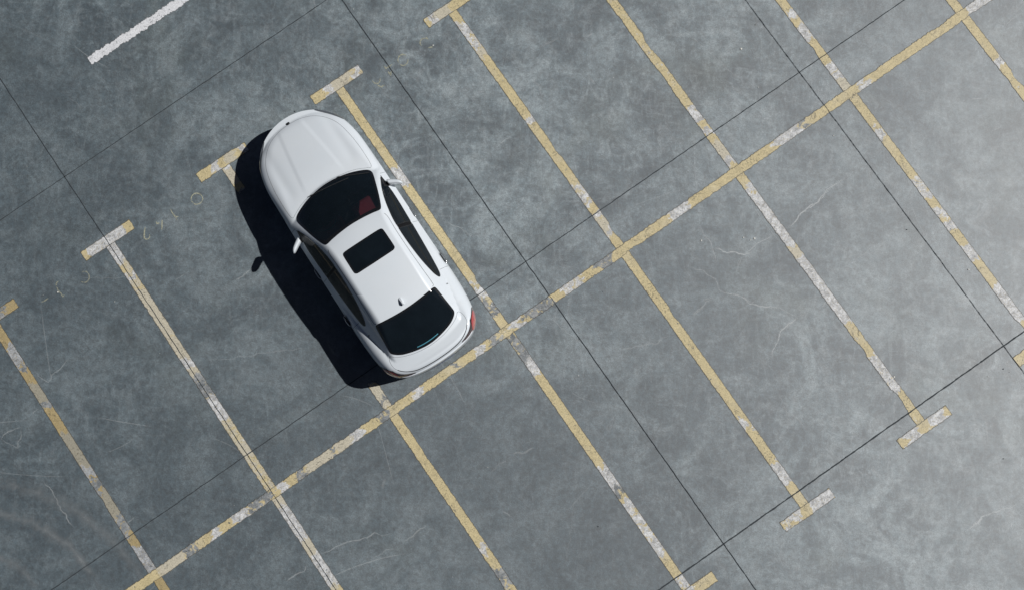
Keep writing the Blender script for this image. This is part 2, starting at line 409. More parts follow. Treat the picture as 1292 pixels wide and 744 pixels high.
STENCILS=[
 (0,[(4.134, 4.899), (4.159, 4.927), (4.172, 4.962), (4.17, 5.001), (4.155, 5.036), (4.128, 5.064), (4.093, 5.08), (4.056, 5.081), (4.021, 5.068), (3.994, 5.042), (3.979, 5.008)]),
 (0,[(3.979, 5.008), (3.976, 4.984), (3.98, 4.959), (3.989, 4.936), (4.003, 4.916), (4.021, 4.899), (4.043, 4.888), (4.066, 4.882), (4.09, 4.882), (4.113, 4.888), (4.134, 4.899)]),
 (0,[(3.594, 5.098), (3.588, 5.003), (3.591, 4.929), (3.589, 4.858)]),
 (0,[(3.591, 4.929), (3.641, 4.904)]),
 (0,[(3.378, 5.017), (3.315, 4.926), (3.271, 4.876)]),
 (0,[(3.27, 5.061), (3.267, 5.006), (3.312, 5.007)]),
 (0,[(3.062, 5.084), (2.996, 5.006), (2.943, 4.93), (2.951, 4.916), (2.957, 4.899), (2.968, 4.886), (2.983, 4.879), (3.0, 4.878), (3.017, 4.884), (3.033, 4.895), (3.046, 4.911), (3.055, 4.93)]),
 (1,[(7.761, 4.965), (7.754, 4.942), (7.755, 4.918), (7.763, 4.896), (7.777, 4.879), (7.796, 4.868), (7.819, 4.865), (7.841, 4.87), (7.861, 4.882), (7.878, 4.9), (7.888, 4.922)]),
 (1,[(7.778, 4.846), (7.822, 4.778), (7.893, 4.775)]),
 (1,[(8.069, 5.063), (8.074, 4.984)]),
 (1,[(8.051, 5.01), (8.2, 5.002)]),
 (1,[(8.068, 4.941), (8.071, 4.865), (8.118, 4.916)]),
 (1,[(8.489, 4.977), (8.483, 5.005), (8.47, 5.03), (8.449, 5.048), (8.424, 5.057), (8.396, 5.057), (8.368, 5.048), (8.343, 5.031), (8.324, 5.006), (8.312, 4.977), (8.308, 4.947)]),
 (1,[(8.308, 4.932), (8.316, 4.91), (8.328, 4.892), (8.345, 4.878), (8.365, 4.868), (8.387, 4.864), (8.409, 4.866), (8.431, 4.874), (8.451, 4.887), (8.468, 4.904), (8.48, 4.925)]),
 (1,[(8.949, 5.04), (8.937, 5.059), (8.92, 5.073), (8.9, 5.082), (8.878, 5.083), (8.856, 5.079), (8.836, 5.067), (8.821, 5.051), (8.81, 5.031), (8.806, 5.008), (8.809, 4.986)]),
 (1,[(8.962, 5.072), (8.966, 5.012)]),
 (1,[(8.874, 4.889), (8.96, 4.856)]),
 (2,[(1.634, 4.927), (1.644, 4.901), (1.661, 4.88), (1.684, 4.867), (1.71, 4.862), (1.736, 4.866), (1.761, 4.878), (1.783, 4.898), (1.798, 4.923), (1.806, 4.951), (1.806, 4.98)]),
 (2,[(1.806, 4.98), (1.803, 4.992), (1.799, 5.003), (1.794, 5.014), (1.788, 5.023), (1.78, 5.032), (1.771, 5.039), (1.761, 5.045), (1.751, 5.049), (1.74, 5.052), (1.729, 5.053)]),
 (2,[(1.23, 5.096), (1.238, 5.116), (1.251, 5.133), (1.267, 5.146), (1.286, 5.153), (1.306, 5.155), (1.325, 5.15)]),
 (2,[(1.234, 5.097), (1.221, 5.033), (1.232, 4.953), (1.221, 4.88)]),
 (2,[(1.221, 4.88), (1.269, 4.9)]),
 (2,[(0.868, 5.018), (0.932, 5.009), (1.011, 5.008)]),
]
CENTRE_WEAR= [(16.91, 17.39, 'W'), (12.8, 13.34, 'W'), (13.34, 13.52, 'B'), (10.58, 10.96, 'W'), (14.57, 14.82, 'H'), (8.31, 8.8, 'H'), (9.05, 9.43, 'B'), (7.31, 7.5, 'W'), (7.54, 8.14, 'B'), (6.83, 7.08, 'B'), (6.5, 6.73, 'W'), (5.27, 5.46, 'W'), (4.01, 4.25, 'W'), (4.5, 4.73, 'B'), (2.49, 2.68, 'W'), (2.85, 3.09, 'B'), (3.09, 3.57, 'P'), (3.56, 3.69, 'B'), (3.69, 4.01, 'P'), (1.88, 2.41, 'B'), (1.55, 1.88, 'W'), (1.15, 1.28, 'W'), (0.59, 0.91, 'B'), (0.08, 0.59, 'P'), (6.1, 6.2, 'B')]
BAY_WEAR_SHADE= {0: [(4.69, 4.36, 'W'), (4.36, 4.21, 'B'), (3.91, 3.42, 'P'), (3.56, 3.38, 'B'), (2.88, 2.45, 'P'), (2.45, 2.21, 'P'), (2.21, 1.98, 'W'), (1.98, 1.69, 'B'), (1.69, 1.21, 'P'), (1.21, 0.81, 'B'), (0.63, 0.04, 'W')], 1: [(5.32, 4.81, 'W'), (4.56, 4.44, 'W'), (4.11, 3.3, 'P'), (3.14, 2.48, 'P'), (2.77, 2.61, 'W'), (2.48, 1.98, 'B'), (1.98, 1.49, 'W'), (1.0, 0.76, 'P'), (0.07, -1.8, 'P'), (-0.29, -0.93, 'W'), (-1.25, -1.8, 'W')], 2: [(0.60, 4.62, 'N'), (5.31, 5.14, 'W'), (5.14, 4.83, 'P'), (0.55, 0.12, 'P'), (0.35, 0.23, 'B'), (-2.69, -2.85, 'H'), (-3.18, -3.53, 'B')], 3: [(3.46, 3.06, 'W'), (1.04, 0.92, 'H'), (0.89, 0.69, 'W'), (0.69, 0.29, 'B'), (-0.07, -0.61, 'B'), (-0.45, -0.86, 'W'), (-2.77, -3.28, 'W'), (-3.15, -3.35, 'B'), (-3.44, -3.65, 'W'), (-3.6, -4.23, 'H'), (-4.23, -4.52, 'W'), (-4.99, -5.17, 'W')], 4: [(4.95, 4.36, 'H'), (4.39, 4.18, 'P'), (2.87, 2.75, 'W'), (1.45, 0.99, 'H'), (0.82, 0.7, 'W'), (0.7, 0.32, 'P'), (0.45, 0.32, 'W'), (-3.45, -3.74, 'H'), (-4.35, -4.78, 'W')], 5: [(1.35, 1.11, 'W'), (0.94, 0.83, 'W'), (0.63, 0.29, 'P'), (0.29, 0.18, 'W'), (-0.32, -0.44, 'W'), (-0.44, -1.56, 'W'), (-1.15, -1.26, 'P'), (-1.6, -1.83, 'P'), (-1.83, -3.14, 'W'), (-2.06, -2.15, 'P'), (-2.4, -2.46, 'P'), (-3.82, -4.36, 'H'), (-4.36, -4.55, 'W')], 6: [(1.78, 1.64, 'W'), (1.49, 1.14, 'W'), (0.69, 0.48, 'W'), (0.48, 0.03, 'P'), (0.48, 0.31, 'W'), (-0.72, -0.98, 'H'), (-1.79, -2.21, 'H'), (-2.16, -2.24, 'W'), (-2.44, -2.66, 'H'), (-2.76, -2.96, 'W'), (-3.18, -3.54, 'W'), (-4.04, -4.81, 'W')], 7: [(-0.91, -1.08, 'W'), (-1.47, -1.56, 'H')]}  # 'N' range: stripe left out so the car's shadow reads black


END_WEAR = {   # wear of the short end bars, measured across the bays: top bar, bottom bar
 0: ([(.0, .3, 'B')], []), 1: ([(2.0, 2.75, 'W'), (2.3, 2.42, 'P')], []), 2: ([(4.55, 4.72, 'W'), (4.9, 5.05, 'P'), (5.15, 5.3, 'W')], []),
 3: ([(6.95, 7.12, 'W'), (7.1, 7.5, 'P'), (7.55, 7.7, 'W')], [(7.0, 7.3, 'W')]), 4: ([(9.15, 9.32, 'W'), (9.3, 9.6, 'P')], [(9.1, 9.5, 'H'), (9.7, 10.1, 'W')]),
 5: ([], [(11.6, 11.9, 'W'), (12.1, 12.45, 'W')]), 6: ([], [(14.2, 14.6, 'H')]), 7: ([], [])}
BAY_LABEL = [
 'worn ochre bay line at the far left edge with grey bare patches',
 'yellow bay line split down its middle by a dark joint, left of the car',
 'yellow bay line mostly hidden under the white car and its shadow',
 'yellow bay line running alongside the car door mirror',
 'first yellow bay line to the right of the one beside the car',
 'yellow bay line with the longest run of white worn paint in its lower half',
 'yellow bay line second from the right with white worn patches',
 'yellow bay line in the top right corner']
for k in range(8):
    v = k * BAY
    root = empty('bay_line', gw(v, 0))
    tag(root, BAY_LABEL[k], 'parking line', 'yellow lines between the parking bays')
    root.rotation_euler = (0, 0, 0)
    lo, hi = -5.21, 5.18
    top, bot = END_WEAR[k]
    kids = [stripe('stripe', v, lo, v, hi, .150 if k != 1 else .165, .004, BAY_WEAR_SHADE.get(k, []), M_YELLOW if k else M_OCHRE, None, k * 17.3 + 1,
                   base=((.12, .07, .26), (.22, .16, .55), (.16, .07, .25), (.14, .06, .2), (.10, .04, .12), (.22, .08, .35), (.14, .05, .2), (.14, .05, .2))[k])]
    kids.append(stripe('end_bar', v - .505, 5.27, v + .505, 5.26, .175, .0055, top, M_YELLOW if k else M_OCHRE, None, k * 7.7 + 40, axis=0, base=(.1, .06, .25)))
    kids.append(stripe('end_bar', v - .505, -5.30, v + .505, -5.30, .175, .0055, bot, M_YELLOW, None, k * 5.1 + 80, axis=0, base=(.1, .04, .2)))
    for c in kids:
        c.parent = root; c.matrix_parent_inverse = Matrix.Translation(root.location).inverted()
o = stripe('centre_line', -1.6, 0.012, 19.4, 0.012, .155, .007, CENTRE_WEAR, M_YELLOW, None, 333.3, axis=0, base=(.17, .08, .24), rag=1.5)
tag(o, 'long yellow cross line joining the bay lines at their middles behind the white car', 'parking line')
o = stripe('lane_line', 3.85, 8.145, 6.6, 8.13, .155, .004, [], M_WHITE, None, 77.7, axis=0, base=(0, .05, .0), rag=3.0)
tag(o, 'white painted lane dash with a ragged edge near the top left corner', 'lane marking')

STENCIL_LABEL = ['faded bay number scratched off the concrete just left of the car nose shadow',
                 'faded bay number crossed by a dark joint above the car',
                 'faintest worn bay number beside the far left bay line']
GLYPHS = [[(0, 1)], [(2, 3)], [(4, 5)], [(6,)], [(7, 8)], [(9, 10, 11)], [(12, 13)], [(14, 15, 16)], [(17, 18)], [(19, 20, 21)], [(22,)]]
GRP = [0, 0, 0, 0, 1, 1, 1, 1, 2, 2, 2]
bn = []
for gi in range(3):
    p0 = STENCILS[(0, 7, 17)[gi]][1][0]
    e = empty('bay_number', gw(p0[0], p0[1])); bn.append(e)
    tag(e, STENCIL_LABEL[gi], 'bay number', 'worn bay numbers on the ground')
for gl, gi in zip(GLYPHS, GRP):
    V = []; F = []; A = []
    for si in gl[0]:
        grp, pts = STENCILS[si]
        v, f, a, n = ribbon(pts, (.026, .026, .022)[gi], .0036 + .00015 * (si % 3), .01, .006, si * 3.3, taper=True)
        base = len(V); V += v; F += [tuple(base + i for i in q) for q in f]
        A += [((1.0, .85, .6)[gi] if s == 0 else .45,) * 3 + (1,) for s in a]
    o = mesh_obj('digit', V, F, M_STENCIL, bn[gi], smooth=False, attr={'fade': A})
    o.matrix_parent_inverse = Matrix.Translation(bn[gi].location).inverted()

# pale hairline cracks of the slab, one object; broad scuffs left by tyres, another
def ribbons(name, items, mat, z0, jag, step, edge=0.0):
    V = []; F = []; A = []
    for i, (pts, wd, al) in enumerate(items):
        v, f, a, n = ribbon(pts, wd, z0 + .0001 * (i % 6), step, jag, i * 4.7 + 1, taper=True)
        base = len(V); V += v; F += [tuple(base + k for k in q) for q in f]
        m = len(a) // 3
        for j, s in enumerate(a):
            t = (j // 3) / max(1, m - 1)
            fe = min(1, 6 * t, 6 * (1 - t)) * .9 + .1
            A.append((al * fe if s == 0 else edge,) * 3 + (1,))
    o = mesh_obj(name, V, F, mat, smooth=False, attr={'fade': A})
    return tag(o, kind='structure')
ribbons('ground_cracks', [(p, wd * .95, a * (.62 if p[0][0] < 7 else .9)) for p, wd, a in CRACKS], M_CRACK, .0012, .035, .03)
random.seed(5)
sc = []
for i in range(70):
    a, b_ = random.uniform(-2, 19), random.uniform(-8, 9)
    ang = random.choice((-.25, -.15, .1, 1.2, 1.6, .6)) + random.uniform(-.25, .25); L = random.uniform(.3, 1.8); cv = random.uniform(-.5, .5)
    pts = [(a, b_)]
    for j in range(6):
        a -= math.sin(ang) * L / 6; b_ += math.cos(ang) * L / 6; ang += cv / 6; pts.append((a, b_))
    sc.append((pts, random.uniform(.012, .03), random.uniform(.10, .30)))
ribbons('ground_scratches', sc, M_CRACK, .0020, .004, .05)
ribbons('tyre_scuffs', [
    ([(-2.1, 3.5), (-1.391, 2.893), (-0.978, 2.397), (-0.574, 1.763), (-0.301, 0.933), (-0.195, 0.223), (-0.312, -0.33)], .30, .75),
    ([(-2.4, 3.1), (-1.673, 2.441), (-1.261, 1.947), (-0.928, 1.205), (-0.876, 0.532), (-0.975, 0.126)], .26, .85),
    ([(-2.5, 2.4), (-2.058, 1.823), (-1.828, 1.425), (-1.759, 0.901)], .22, .75),
    ([(9.0, 4.2), (9.15, 2.6), (9.0, 1.2)], .5, .22), ([(8.55, 4.6), (8.7, 3.0), (8.6, 1.0)], .3, .2),
    ([(12.6, 4.4), (12.4, 2.6), (12.5, .9)], .4, .2), ([(8.9, -.8), (8.6, -2.2), (8.7, -4.6)], .4, .2)], M_TRACK, .0040 - .0012, .02, .06)

# flakes of paint and grit lying on the slab
V = []; F = []
def flake(a, b_, r):
    n = random.randint(5, 7); base = len(V); c = gw(a, b_, .011)
    for i in range(n):
        t = 2 * math.pi * i / n; rr = r * random.uniform(.6, 1.2)
        V.append((c[0] + rr * math.cos(t), c[1] + rr * math.sin(t), .010 + random.uniform(0, .002)))
    V.append((c[0], c[1], .015))
    for i in range(n): F.append((base + i, base + (i + 1) % n, base + n))
for a, b_ in ((10.795, -0.622), (11.412, -0.987), (11.558, -1.106), (11.487, -1.09), (13.324, 1.724), (12.091, -4.34), (7.222, 0.524), (8.98, 4.87), (14.199, -3.6), (1.2, 5.0)):
    flake(a, b_, random.uniform(.012, .02))
for i in range(60): flake(random.uniform(-2, 18), random.uniform(-7, 8.5), random.uniform(.004, .009))
o = mesh_obj('paint_flakes', V, F, principled('flake', (.6, .6, .56), .7), smooth=False)
tag(o, 'tiny pale paint flakes scattered over the grey concrete', 'debris', kind='stuff')
V = []; F = []
for a, b_ in ((6.331, 5.289), (12.76, -6.457), (13.756, -2.461), (13.662, -5.27)): flake(a, b_, .011)
for i in range(25): flake(random.uniform(-2, 18), random.uniform(-7, 8.5), random.uniform(.004, .009))
o = mesh_obj('grit', V, F, principled('grit', (.02, .02, .022), .8), smooth=False)
tag(o, 'tiny dark specks of grit on the grey concrete', 'debris', kind='stuff')

# ============================================================ the car
# car frame: x forward, y left, z up
def catmull(pts, n=12, closed=False):
    P = np.array(pts, float); out = []
    m = len(P)
    rng = range(m) if closed else range(m - 1)
    for i in rng:
        if closed: p0, p1, p2, p3 = P[(i - 1) % m], P[i], P[(i + 1) % m], P[(i + 2) % m]
        else: p0, p1, p2, p3 = P[max(i - 1, 0)], P[i], P[i + 1], P[min(i + 2, m - 1)]
        # centripetal-like safe version
        for k in range(n):
            t = k / n
            out.append(.5 * ((2 * p1) + (-p0 + p2) * t + (2 * p0 - 5 * p1 + 4 * p2 - p3) * t * t + (-p0 + 3 * p1 - 3 * p2 + p3) * t ** 3))
    if not closed: out.append(P[-1])
    return np.array(out)

def resample(P, step, closed=True):
    Q = np.vstack([P, P[:1]]) if closed else P
    d = np.r_[0, np.cumsum(np.hypot(*np.diff(Q, axis=0).T))]
    n = int(round(d[-1] / step))
    s = np.linspace(0, d[-1], n + 1)
    R = np.c_[np.interp(s, d, Q[:, 0]), np.interp(s, d, Q[:, 1])]
    return R[:-1] if closed else R

HALF = [(2.455, 0), (2.435, .2), (2.375, .39), (2.27, .57), (2.115, .725), (1.91, .83), (1.6, .90), (1.2, .922), (.6, .928), (0, .930),
        (-.8, .938), (-1.35, .948), (-1.8, .925), (-2.08, .872), (-2.235, .79), (-2.345, .65), (-2.41, .45), (-2.442, .22), (-2.45, 0)]
half = HALF + [(x, -y) for x, y in HALF[-2:0:-1]]
OUT = resample(catmull(half, 16, True), .014)           # closed, starts at the nose, goes over +y to the tail
NO = len(OUT)
def loop_normals(P):
    t = np.roll(P, -1, 0) - np.roll(P, 1, 0); t /= np.hypot(t[:, 0], t[:, 1])[:, None]
    return np.c_[t[:, 1], -t[:, 0]]
ON = loop_normals(OUT)
if (ON * OUT).sum() < 0: ON = -ON
for _ in range(6):
    ON = (np.roll(ON, 1, 0) + 2 * ON + np.roll(ON, -1, 0)); ON /= np.hypot(ON[:, 0], ON[:, 1])[:, None]

def dist_out(x, y):
    x = np.atleast_1d(x); y = np.atleast_1d(y); res = np.empty(x.shape)
    A = OUT; B = np.roll(OUT, -1, 0); AB = B - A; L2 = (AB ** 2).sum(1)
    for i in range(0, len(x), 4000):
        px = x[i:i + 4000, None]; py = y[i:i + 4000, None]
        t = np.clip(((px - A[:, 0]) * AB[:, 0] + (py - A[:, 1]) * AB[:, 1]) / L2, 0, 1)
        d2 = (px - A[:, 0] - t * AB[:, 0]) ** 2 + (py - A[:, 1] - t * AB[:, 1]) ** 2
        res[i:i + 4000] = np.sqrt(d2.min(1))
    return res

def pl(x, tab):
    t = np.array(tab); return np.interp(x, t[:, 0], t[:, 1])
def spl(x, tab):
    """smooth monotone-ish interpolation of a table through a dense catmull curve"""
    k = ('spl', id(tab))
    if k not in _C:
        c = catmull(tab, 14); _C[k] = (c[np.argsort(c[:, 0])], tab)
    c = _C[k][0]
    return np.interp(x, c[:, 0], c[:, 1])
_C = {}
def smooth(x, a, b):
    t = np.clip((x - a) / (b - a), 0, 1); return t * t * (3 - 2 * t)
def smin(a, b, k):
    h = np.clip(.5 + .5 * (b - a) / k, 0, 1); return b * (1 - h) + a * h - k * h * (1 - h)
def smax(a, b, k): return -smin(-a, -b, k)

T_DECK = [(-2.6, 1.02), (-2.43, 1.055), (-2.3, 1.062), (-2.1, 1.055), (-1.7, 1.02), (-1.2, .985), (-.5, .965), (.3, .955), (.8, .965), (1.0, .965),
          (1.3, .94), (1.6, .895), (1.9, .835), (2.15, .775), (2.3, .73), (2.42, .685), (2.6, .62)]
T_WAIST = [(-2.6, .80), (-2.35, .80), (-1.9, .76), (-1.4, .715), (-.5, .70), (.6, .70), (1.45, .71), (1.9, .66), (2.2, .60), (2.6, .57)]
T_RAD = [(-2.6, .10), (-2.2, .12), (-1.8, .20), (-1.2, .19), (-.4, .155), (.5, .155), (1.0, .19), (1.5, .26), (2.0, .25), (2.3, .20), (2.6, .17)]
T_ROOF = [(-2.6, .88), (-2.3, 1.02), (-2.14, 1.085), (-2.0, 1.15), (-1.8, 1.243), (-1.62, 1.318), (-1.48, 1.366), (-1.2, 1.418), (-.8, 1.450), (-.45, 1.458),
          (-.15, 1.448), (.13, 1.405), (.4, 1.300), (.7, 1.165), (.9, 1.063), (1.04, .985), (1.2, .89), (1.5, .70)]
T_KF = [(-2.3, -.48), (-1.95, -.44), (-1.45, -.13), (-1.0, 0), (-.4, 0), (.12, .17), (.8, .38), (1.1, .38)]
T_BELT = [(-2.6, .52), (-2.3, .62), (-2.0, .68), (-1.6, .735), (-1.25, .782), (-.8, .818), (-.15, .845), (.36, .855), (.7, .835), (.9, .80), (1.1, .75), (1.3, .7)]
T_ZB = [(-2.3, 1.02), (-1.6, 1.0), (-1.0, .975), (.3, .955), (1.0, .965)]
T_TUM = [(-2.2, 1.25), (-1.5, 1.40), (-.9, 1.50), (0, 1.44), (.6, 1.30), (.9, 1.15)]
T_CREASE = [(1.1, .38), (1.25, .365), (1.7, .31), (2.25, .235), (2.4, .22)]
HOOD_HALF = [(2.325, 0), (2.305, .2), (2.245, .38), (2.14, .53), (2.0, .645), (1.81, .73), (1.5, .785), (1.2, .803), (.95, .797), (.875, .77),
             (.905, .70), (.985, .52), (1.035, .30), (1.06, 0)]

def H(x, y):
    x = np.asarray(x, float); y = np.asarray(y, float); ay = np.abs(y)
    d = dist_out(x, y)
    zd = spl(x - 0.10 * ay ** 2 * smooth(x, .6, 1.6) * -1, T_DECK) - .055 * ay ** 2
    yc = pl(x, T_CREASE)
    hm = smooth(x, 1.0, 1.3) * (1 - smooth(x, 2.2, 2.4))
    zd = zd + hm * (.008 * (1 - smooth(ay, yc - .05, yc + .035)) - .010 * np.exp(-((ay - .60 - .0 * x) / .09) ** 2))
    # boot lid: a soft ridge at its rear edge
    zd = zd + .014 * smooth(-x, 2.28, 2.40)
    zw = spl(x, T_WAIST); R = pl(x, T_RAD)
    t = 1 - np.clip(d / R, 0, 1)
    D = zd - (zd - zw) * (1 - np.sqrt(np.clip(1 - t ** 2.15, 0, 1)))
    kf = spl(x, T_KF)
    F = spl(x + kf * ay ** 2, T_ROOF) - (.085 * smooth(x, -2.2, -1.2)) * ay ** 2
    u = spl(x, T_BELT) - ay
    tm = spl(x, T_TUM)
    Sd = spl(x, T_ZB) + tm * u * (1.10 - .42 * u)
    G = smin(F, Sd, .055)
    return smax(D, G, .012)

def Hn(x, y, e=.004):
    zx = (H(x + e, y) - H(x - e, y)) / (2 * e); zy = (H(x, y + e) - H(x, y - e)) / (2 * e)
    n = np.c_[-zx, -zy, np.ones(len(np.atleast_1d(x)))]
    return n / np.linalg.norm(n, axis=1)[:, None]

def inpoly(x, y, P):
    x = np.asarray(x); y = np.asarray(y); c = np.zeros(x.shape, bool)
    n = len(P)
    for i in range(n):
        x1, y1 = P[i]; x2, y2 = P[(i + 1) % n]
        if y1 == y2: continue
        m = ((y1 > y) != (y2 > y)) & (x < (x2 - x1) * (y - y1) / (y2 - y1) + x1)
        c ^= m
    return c

def mirror_half(Ph): return Ph + [(x, -y) for x, y in reversed(Ph[1:-1])] if Ph[-1][1] == 0 else Ph + [(x, -y) for x, y in reversed(Ph)]
def offset_poly(P, d):
    P = np.array(P); a = np.roll(P, -1, 0); area = (P[:, 0] * a[:, 1] - a[:, 0] * P[:, 1]).sum()
    n = loop_normals(P)
    if area < 0: n = -n
    return P + n * d            # + grows outward

def close(Ph, step=.016, n=10): return resample(catmull(Ph, n, True), step)
HOOD = close(mirror_half(HOOD_HALF))
LID = close(mirror_half([(-2.165, 0), (-2.14, .25), (-2.085, .44), (-2.02, .58), (-1.95, .66), (-2.02, .705), (-2.15, .70), (-2.27, .61), (-2.36, .45), (-2.40, .25), (-2.412, 0)]))
WSCR = close(mirror_half([(1.045, 0), (1.03, .2), (.985, .42), (.92, .60), (.865, .70), (.81, .735), (.745, .738), (.60, .705), (.40, .650), (.22, .592), (.11, .545), (.085, .50),
                          (.105, .38), (.125, .2), (.135, 0)]))
RWIN = close(mirror_half([(-1.485, 0), (-1.478, .2), (-1.455, .43), (-1.437, .545), (-1.455, .575), (-1.55, .588), (-1.70, .600), (-1.85, .615), (-1.925, .612), (-1.985, .560), (-2.05, .45), (-2.105, .27),
                          (-2.135, .1), (-2.14, 0)]))
SUNR = close(mirror_half([(-.185, 0), (-.185, .2), (-.188, .33), (-.205, .372), (-.25, .385), (-.40, .388), (-.55, .388), (-.585, .372), (-.602, .33), (-.605, .2), (-.607, 0)]))
SIDE = [(.615, .812), (.36, .842), (.1, .842), (-.15, .832), (-.45, .820), (-.8, .800), (-1.05, .782), (-1.22, .765), (-1.30, .742), (-1.315, .715), (-1.27, .688), (-1.18, .662), (-.93, .622), (-.6, .598),
        (-.33, .596), (-.1, .608), (.2, .660), (.42, .722), (.57, .782)]
SIDEP = close(SIDE, .014)
ROOF = close(mirror_half([(.062, 0), (.045, .3), (.015, .50), (-.06, .555), (-.35, .548), (-.7, .55), (-1.1, .562), (-1.36, .57), (-1.418, .54), (-1.45, .30), (-1.462, 0)]))
def flip(P): return np.array([(x, -y) for x, y in P][::-1])
def clip_x(P, x0, x1):
    """part of polygon P between x0 and x1 (sutherland-hodgman)"""
    for s, xv in ((1, x0), (-1, x1)):
        o = []
        for i in range(len(P)):
            a, b_ = P[i], P[(i + 1) % len(P)]
            ia, ib = s * (a[0] - xv) >= 0, s * (b_[0] - xv) >= 0
            if ia: o.append(tuple(a))
            if ia != ib:
                t = (xv - a[0]) / (b_[0] - a[0]); o.append((xv, a[1] + t * (b_[1] - a[1])))
        P = o
    return resample(np.array(P), .014)

def cdt_surface(polys, lines, keep, grid, bounds, extra=None, dmin=.006):
    """triangulate with all outlines as constraints; keep(xc, yc) picks the triangles"""
    vs_, es = [], []
    for P in polys:
        b0 = len(vs_); n = len(P); vs_ += [tuple(p) for p in P]; es += [(b0 + i, b0 + (i + 1) % n) for i in range(n)]
    for P in lines:
        b0 = len(vs_); n = len(P); vs_ += [tuple(p) for p in P]; es += [(b0 + i, b0 + i + 1) for i in range(n - 1)]
    cons = np.array(vs_)
    xs = np.arange(bounds[0], bounds[1], grid); ys = np.arange(bounds[2], bounds[3], grid)
    gx, gy = np.meshgrid(xs, ys); gx = gx + (np.arange(len(ys)) % 2)[:, None] * grid / 2
    G_ = np.c_[gx.ravel(), gy.ravel()]
    if extra is not None: G_ = np.vstack([G_[extra[0](G_)], extra[1]])
    # drop grid points too near to constraint points, by hashing
    cell = dmin * 1.6; hs = {}
    for p in cons: hs.setdefault((int(p[0] // cell), int(p[1] // cell)), []).append(p)
    ok = []
    for p in G_:
        i, j = int(p[0] // cell), int(p[1] // cell); good = True
        for a in (i - 1, i, i + 1):
            for b_ in (j - 1, j, j + 1):
                for q in hs.get((a, b_), ()):
                    if (q[0] - p[0]) ** 2 + (q[1] - p[1]) ** 2 < dmin * dmin: good = False; break
                if not good: break
            if not good: break
        if good: ok.append(tuple(p))
    vs_ += ok
    r = delaunay_2d_cdt([Vector(p) for p in vs_], es, [], 0, 1e-6)
    V = np.array([tuple(v) for v in r[0]]); Fc = np.array([f for f in r[2] if len(f) == 3])
    c = V[Fc].mean(1)
    k = keep(c[:, 0], c[:, 1]); Fc = Fc[k]; c = c[k]
    a, b_, d_ = V[Fc[:, 0]], V[Fc[:, 1]], V[Fc[:, 2]]
    ar = (b_[:, 0] - a[:, 0]) * (d_[:, 1] - a[:, 1]) - (b_[:, 1] - a[:, 1]) * (d_[:, 0] - a[:, 0])
    Fc[ar < 0] = Fc[ar < 0][:, ::-1]
    return V, Fc, c

def compact(V, Fc, *arrs):
    u, inv = np.unique(Fc.ravel(), return_inverse=True)
    return (V[u], inv.reshape(Fc.shape)) + tuple(a[u] for a in arrs)

# ---- materials of the car
def car_paint():
    b = NT('white_car_paint')
    tc = b.n('ShaderNodeTexCoord').outputs['Object']
    c = b.mix(b.remap(b.noise(tc, 1.7, 4), .3, .7), (.615, .66, .70), (.64, .68, .715))
    # a very thin film of road dust
    c = b.mix(b.math('MULTIPLY', b.remap(b.noise(tc, 6, 8, .7), .5, .75), .10), c, (.62, .61, .58))
    p = b.n('ShaderNodeBsdfPrincipled'); b.set(p, 'Base Color', c)
    b.set(p, 'Roughness', .42); b.set(p, 'Coat Weight', .8); b.set(p, 'Coat Roughness', .045)
    b.t.links.new(p.outputs[0], b.out.inputs[0]); return b.m
def glass(name, tint, rough=.02):
    b = NT(name)
    tc = b.n('ShaderNodeTexCoord').outputs['Object']
    tr = b.n('ShaderNodeBsdfTransparent'); b.set(tr, 'Color', (*tint, 1))
    df = b.n('ShaderNodeBsdfDiffuse'); b.set(df, 'Color', (.012, .019, .026, 1))
    gl = b.n('ShaderNodeBsdfGlossy'); b.set(gl, 'Roughness', rough)
    haze = b.remap(b.noise(tc, 3.0, 7, .65), .35, .75, .42, .62)  # dark bluish haze mixed in to lift the blacks of the glass
    m1 = b.n('ShaderNodeMixShader', i0=haze, i1=tr.outputs[0], i2=df.outputs[0])
    fr = b.n('ShaderNodeFresnel', IOR=1.38)
    m2 = b.n('ShaderNodeMixShader', i0=fr.outputs[0], i1=m1.outputs[0], i2=gl.outputs[0])
    b.t.links.new(m2.outputs[0], b.out.inputs[0]); return b.m
M_BODY = car_paint()
M_GLASS = glass('windscreen_glass', (.72, .74, .75))
M_SIDE = glass('side_glass', (.42, .43, .44))
M_TINT = glass('tinted_glass', (.07, .075, .08))
M_FRIT = principled('black_glass_border', (.010, .011, .013), .12, spec=.5, var=.1)
M_PILLAR = principled('gloss_black_pillar', (.006, .006, .007), .35, spec=.12)
M_BLACK = principled('black_trim', (.015, .016, .018), .45)
M_GAP = principled('panel_gap', (.16, .17, .18), .8)
M_DARKGAP = principled('dark_gap', (.02, .02, .022), .8)
M_SEAT = principled('dark_red_leather', (.42, .050, .075), .6)
M_DASH = principled('black_interior', (.014, .014, .015), .8)
M_CHROME = principled('chrome', (.75, .76, .78), .14, metal=1.0)
M_TYRE = principled('tyre_rubber', (.02, .02, .021), .85)
M_RIM = principled('alloy', (.5, .51, .53), .3, metal=1.0)
M_RED = principled('red_lamp_lens', (.32, .009, .009), .12, coat=1.0)
M_SMOKE = principled('dark_lamp_lens', (.03, .012, .014), .08, coat=1.0)
M_LAMP = principled('clear_lamp_lens', (.09, .10, .115), .06, coat=1.0)
M_STOP = principled('brake_light_lens', (.07, .24, .31), .25)
M_PLATE = principled('blank_plate', (.05, .12, .38), .4)
M_WIRE = principled('heater_wire', (.016, .017, .019), .5)

car = empty('parked_car', (CAR_XY[0], CAR_XY[1], 0), CAR_ANG)
tag(car, 'white four-door sedan with black glass and dark sunroof parked across a yellow bay line', 'car')

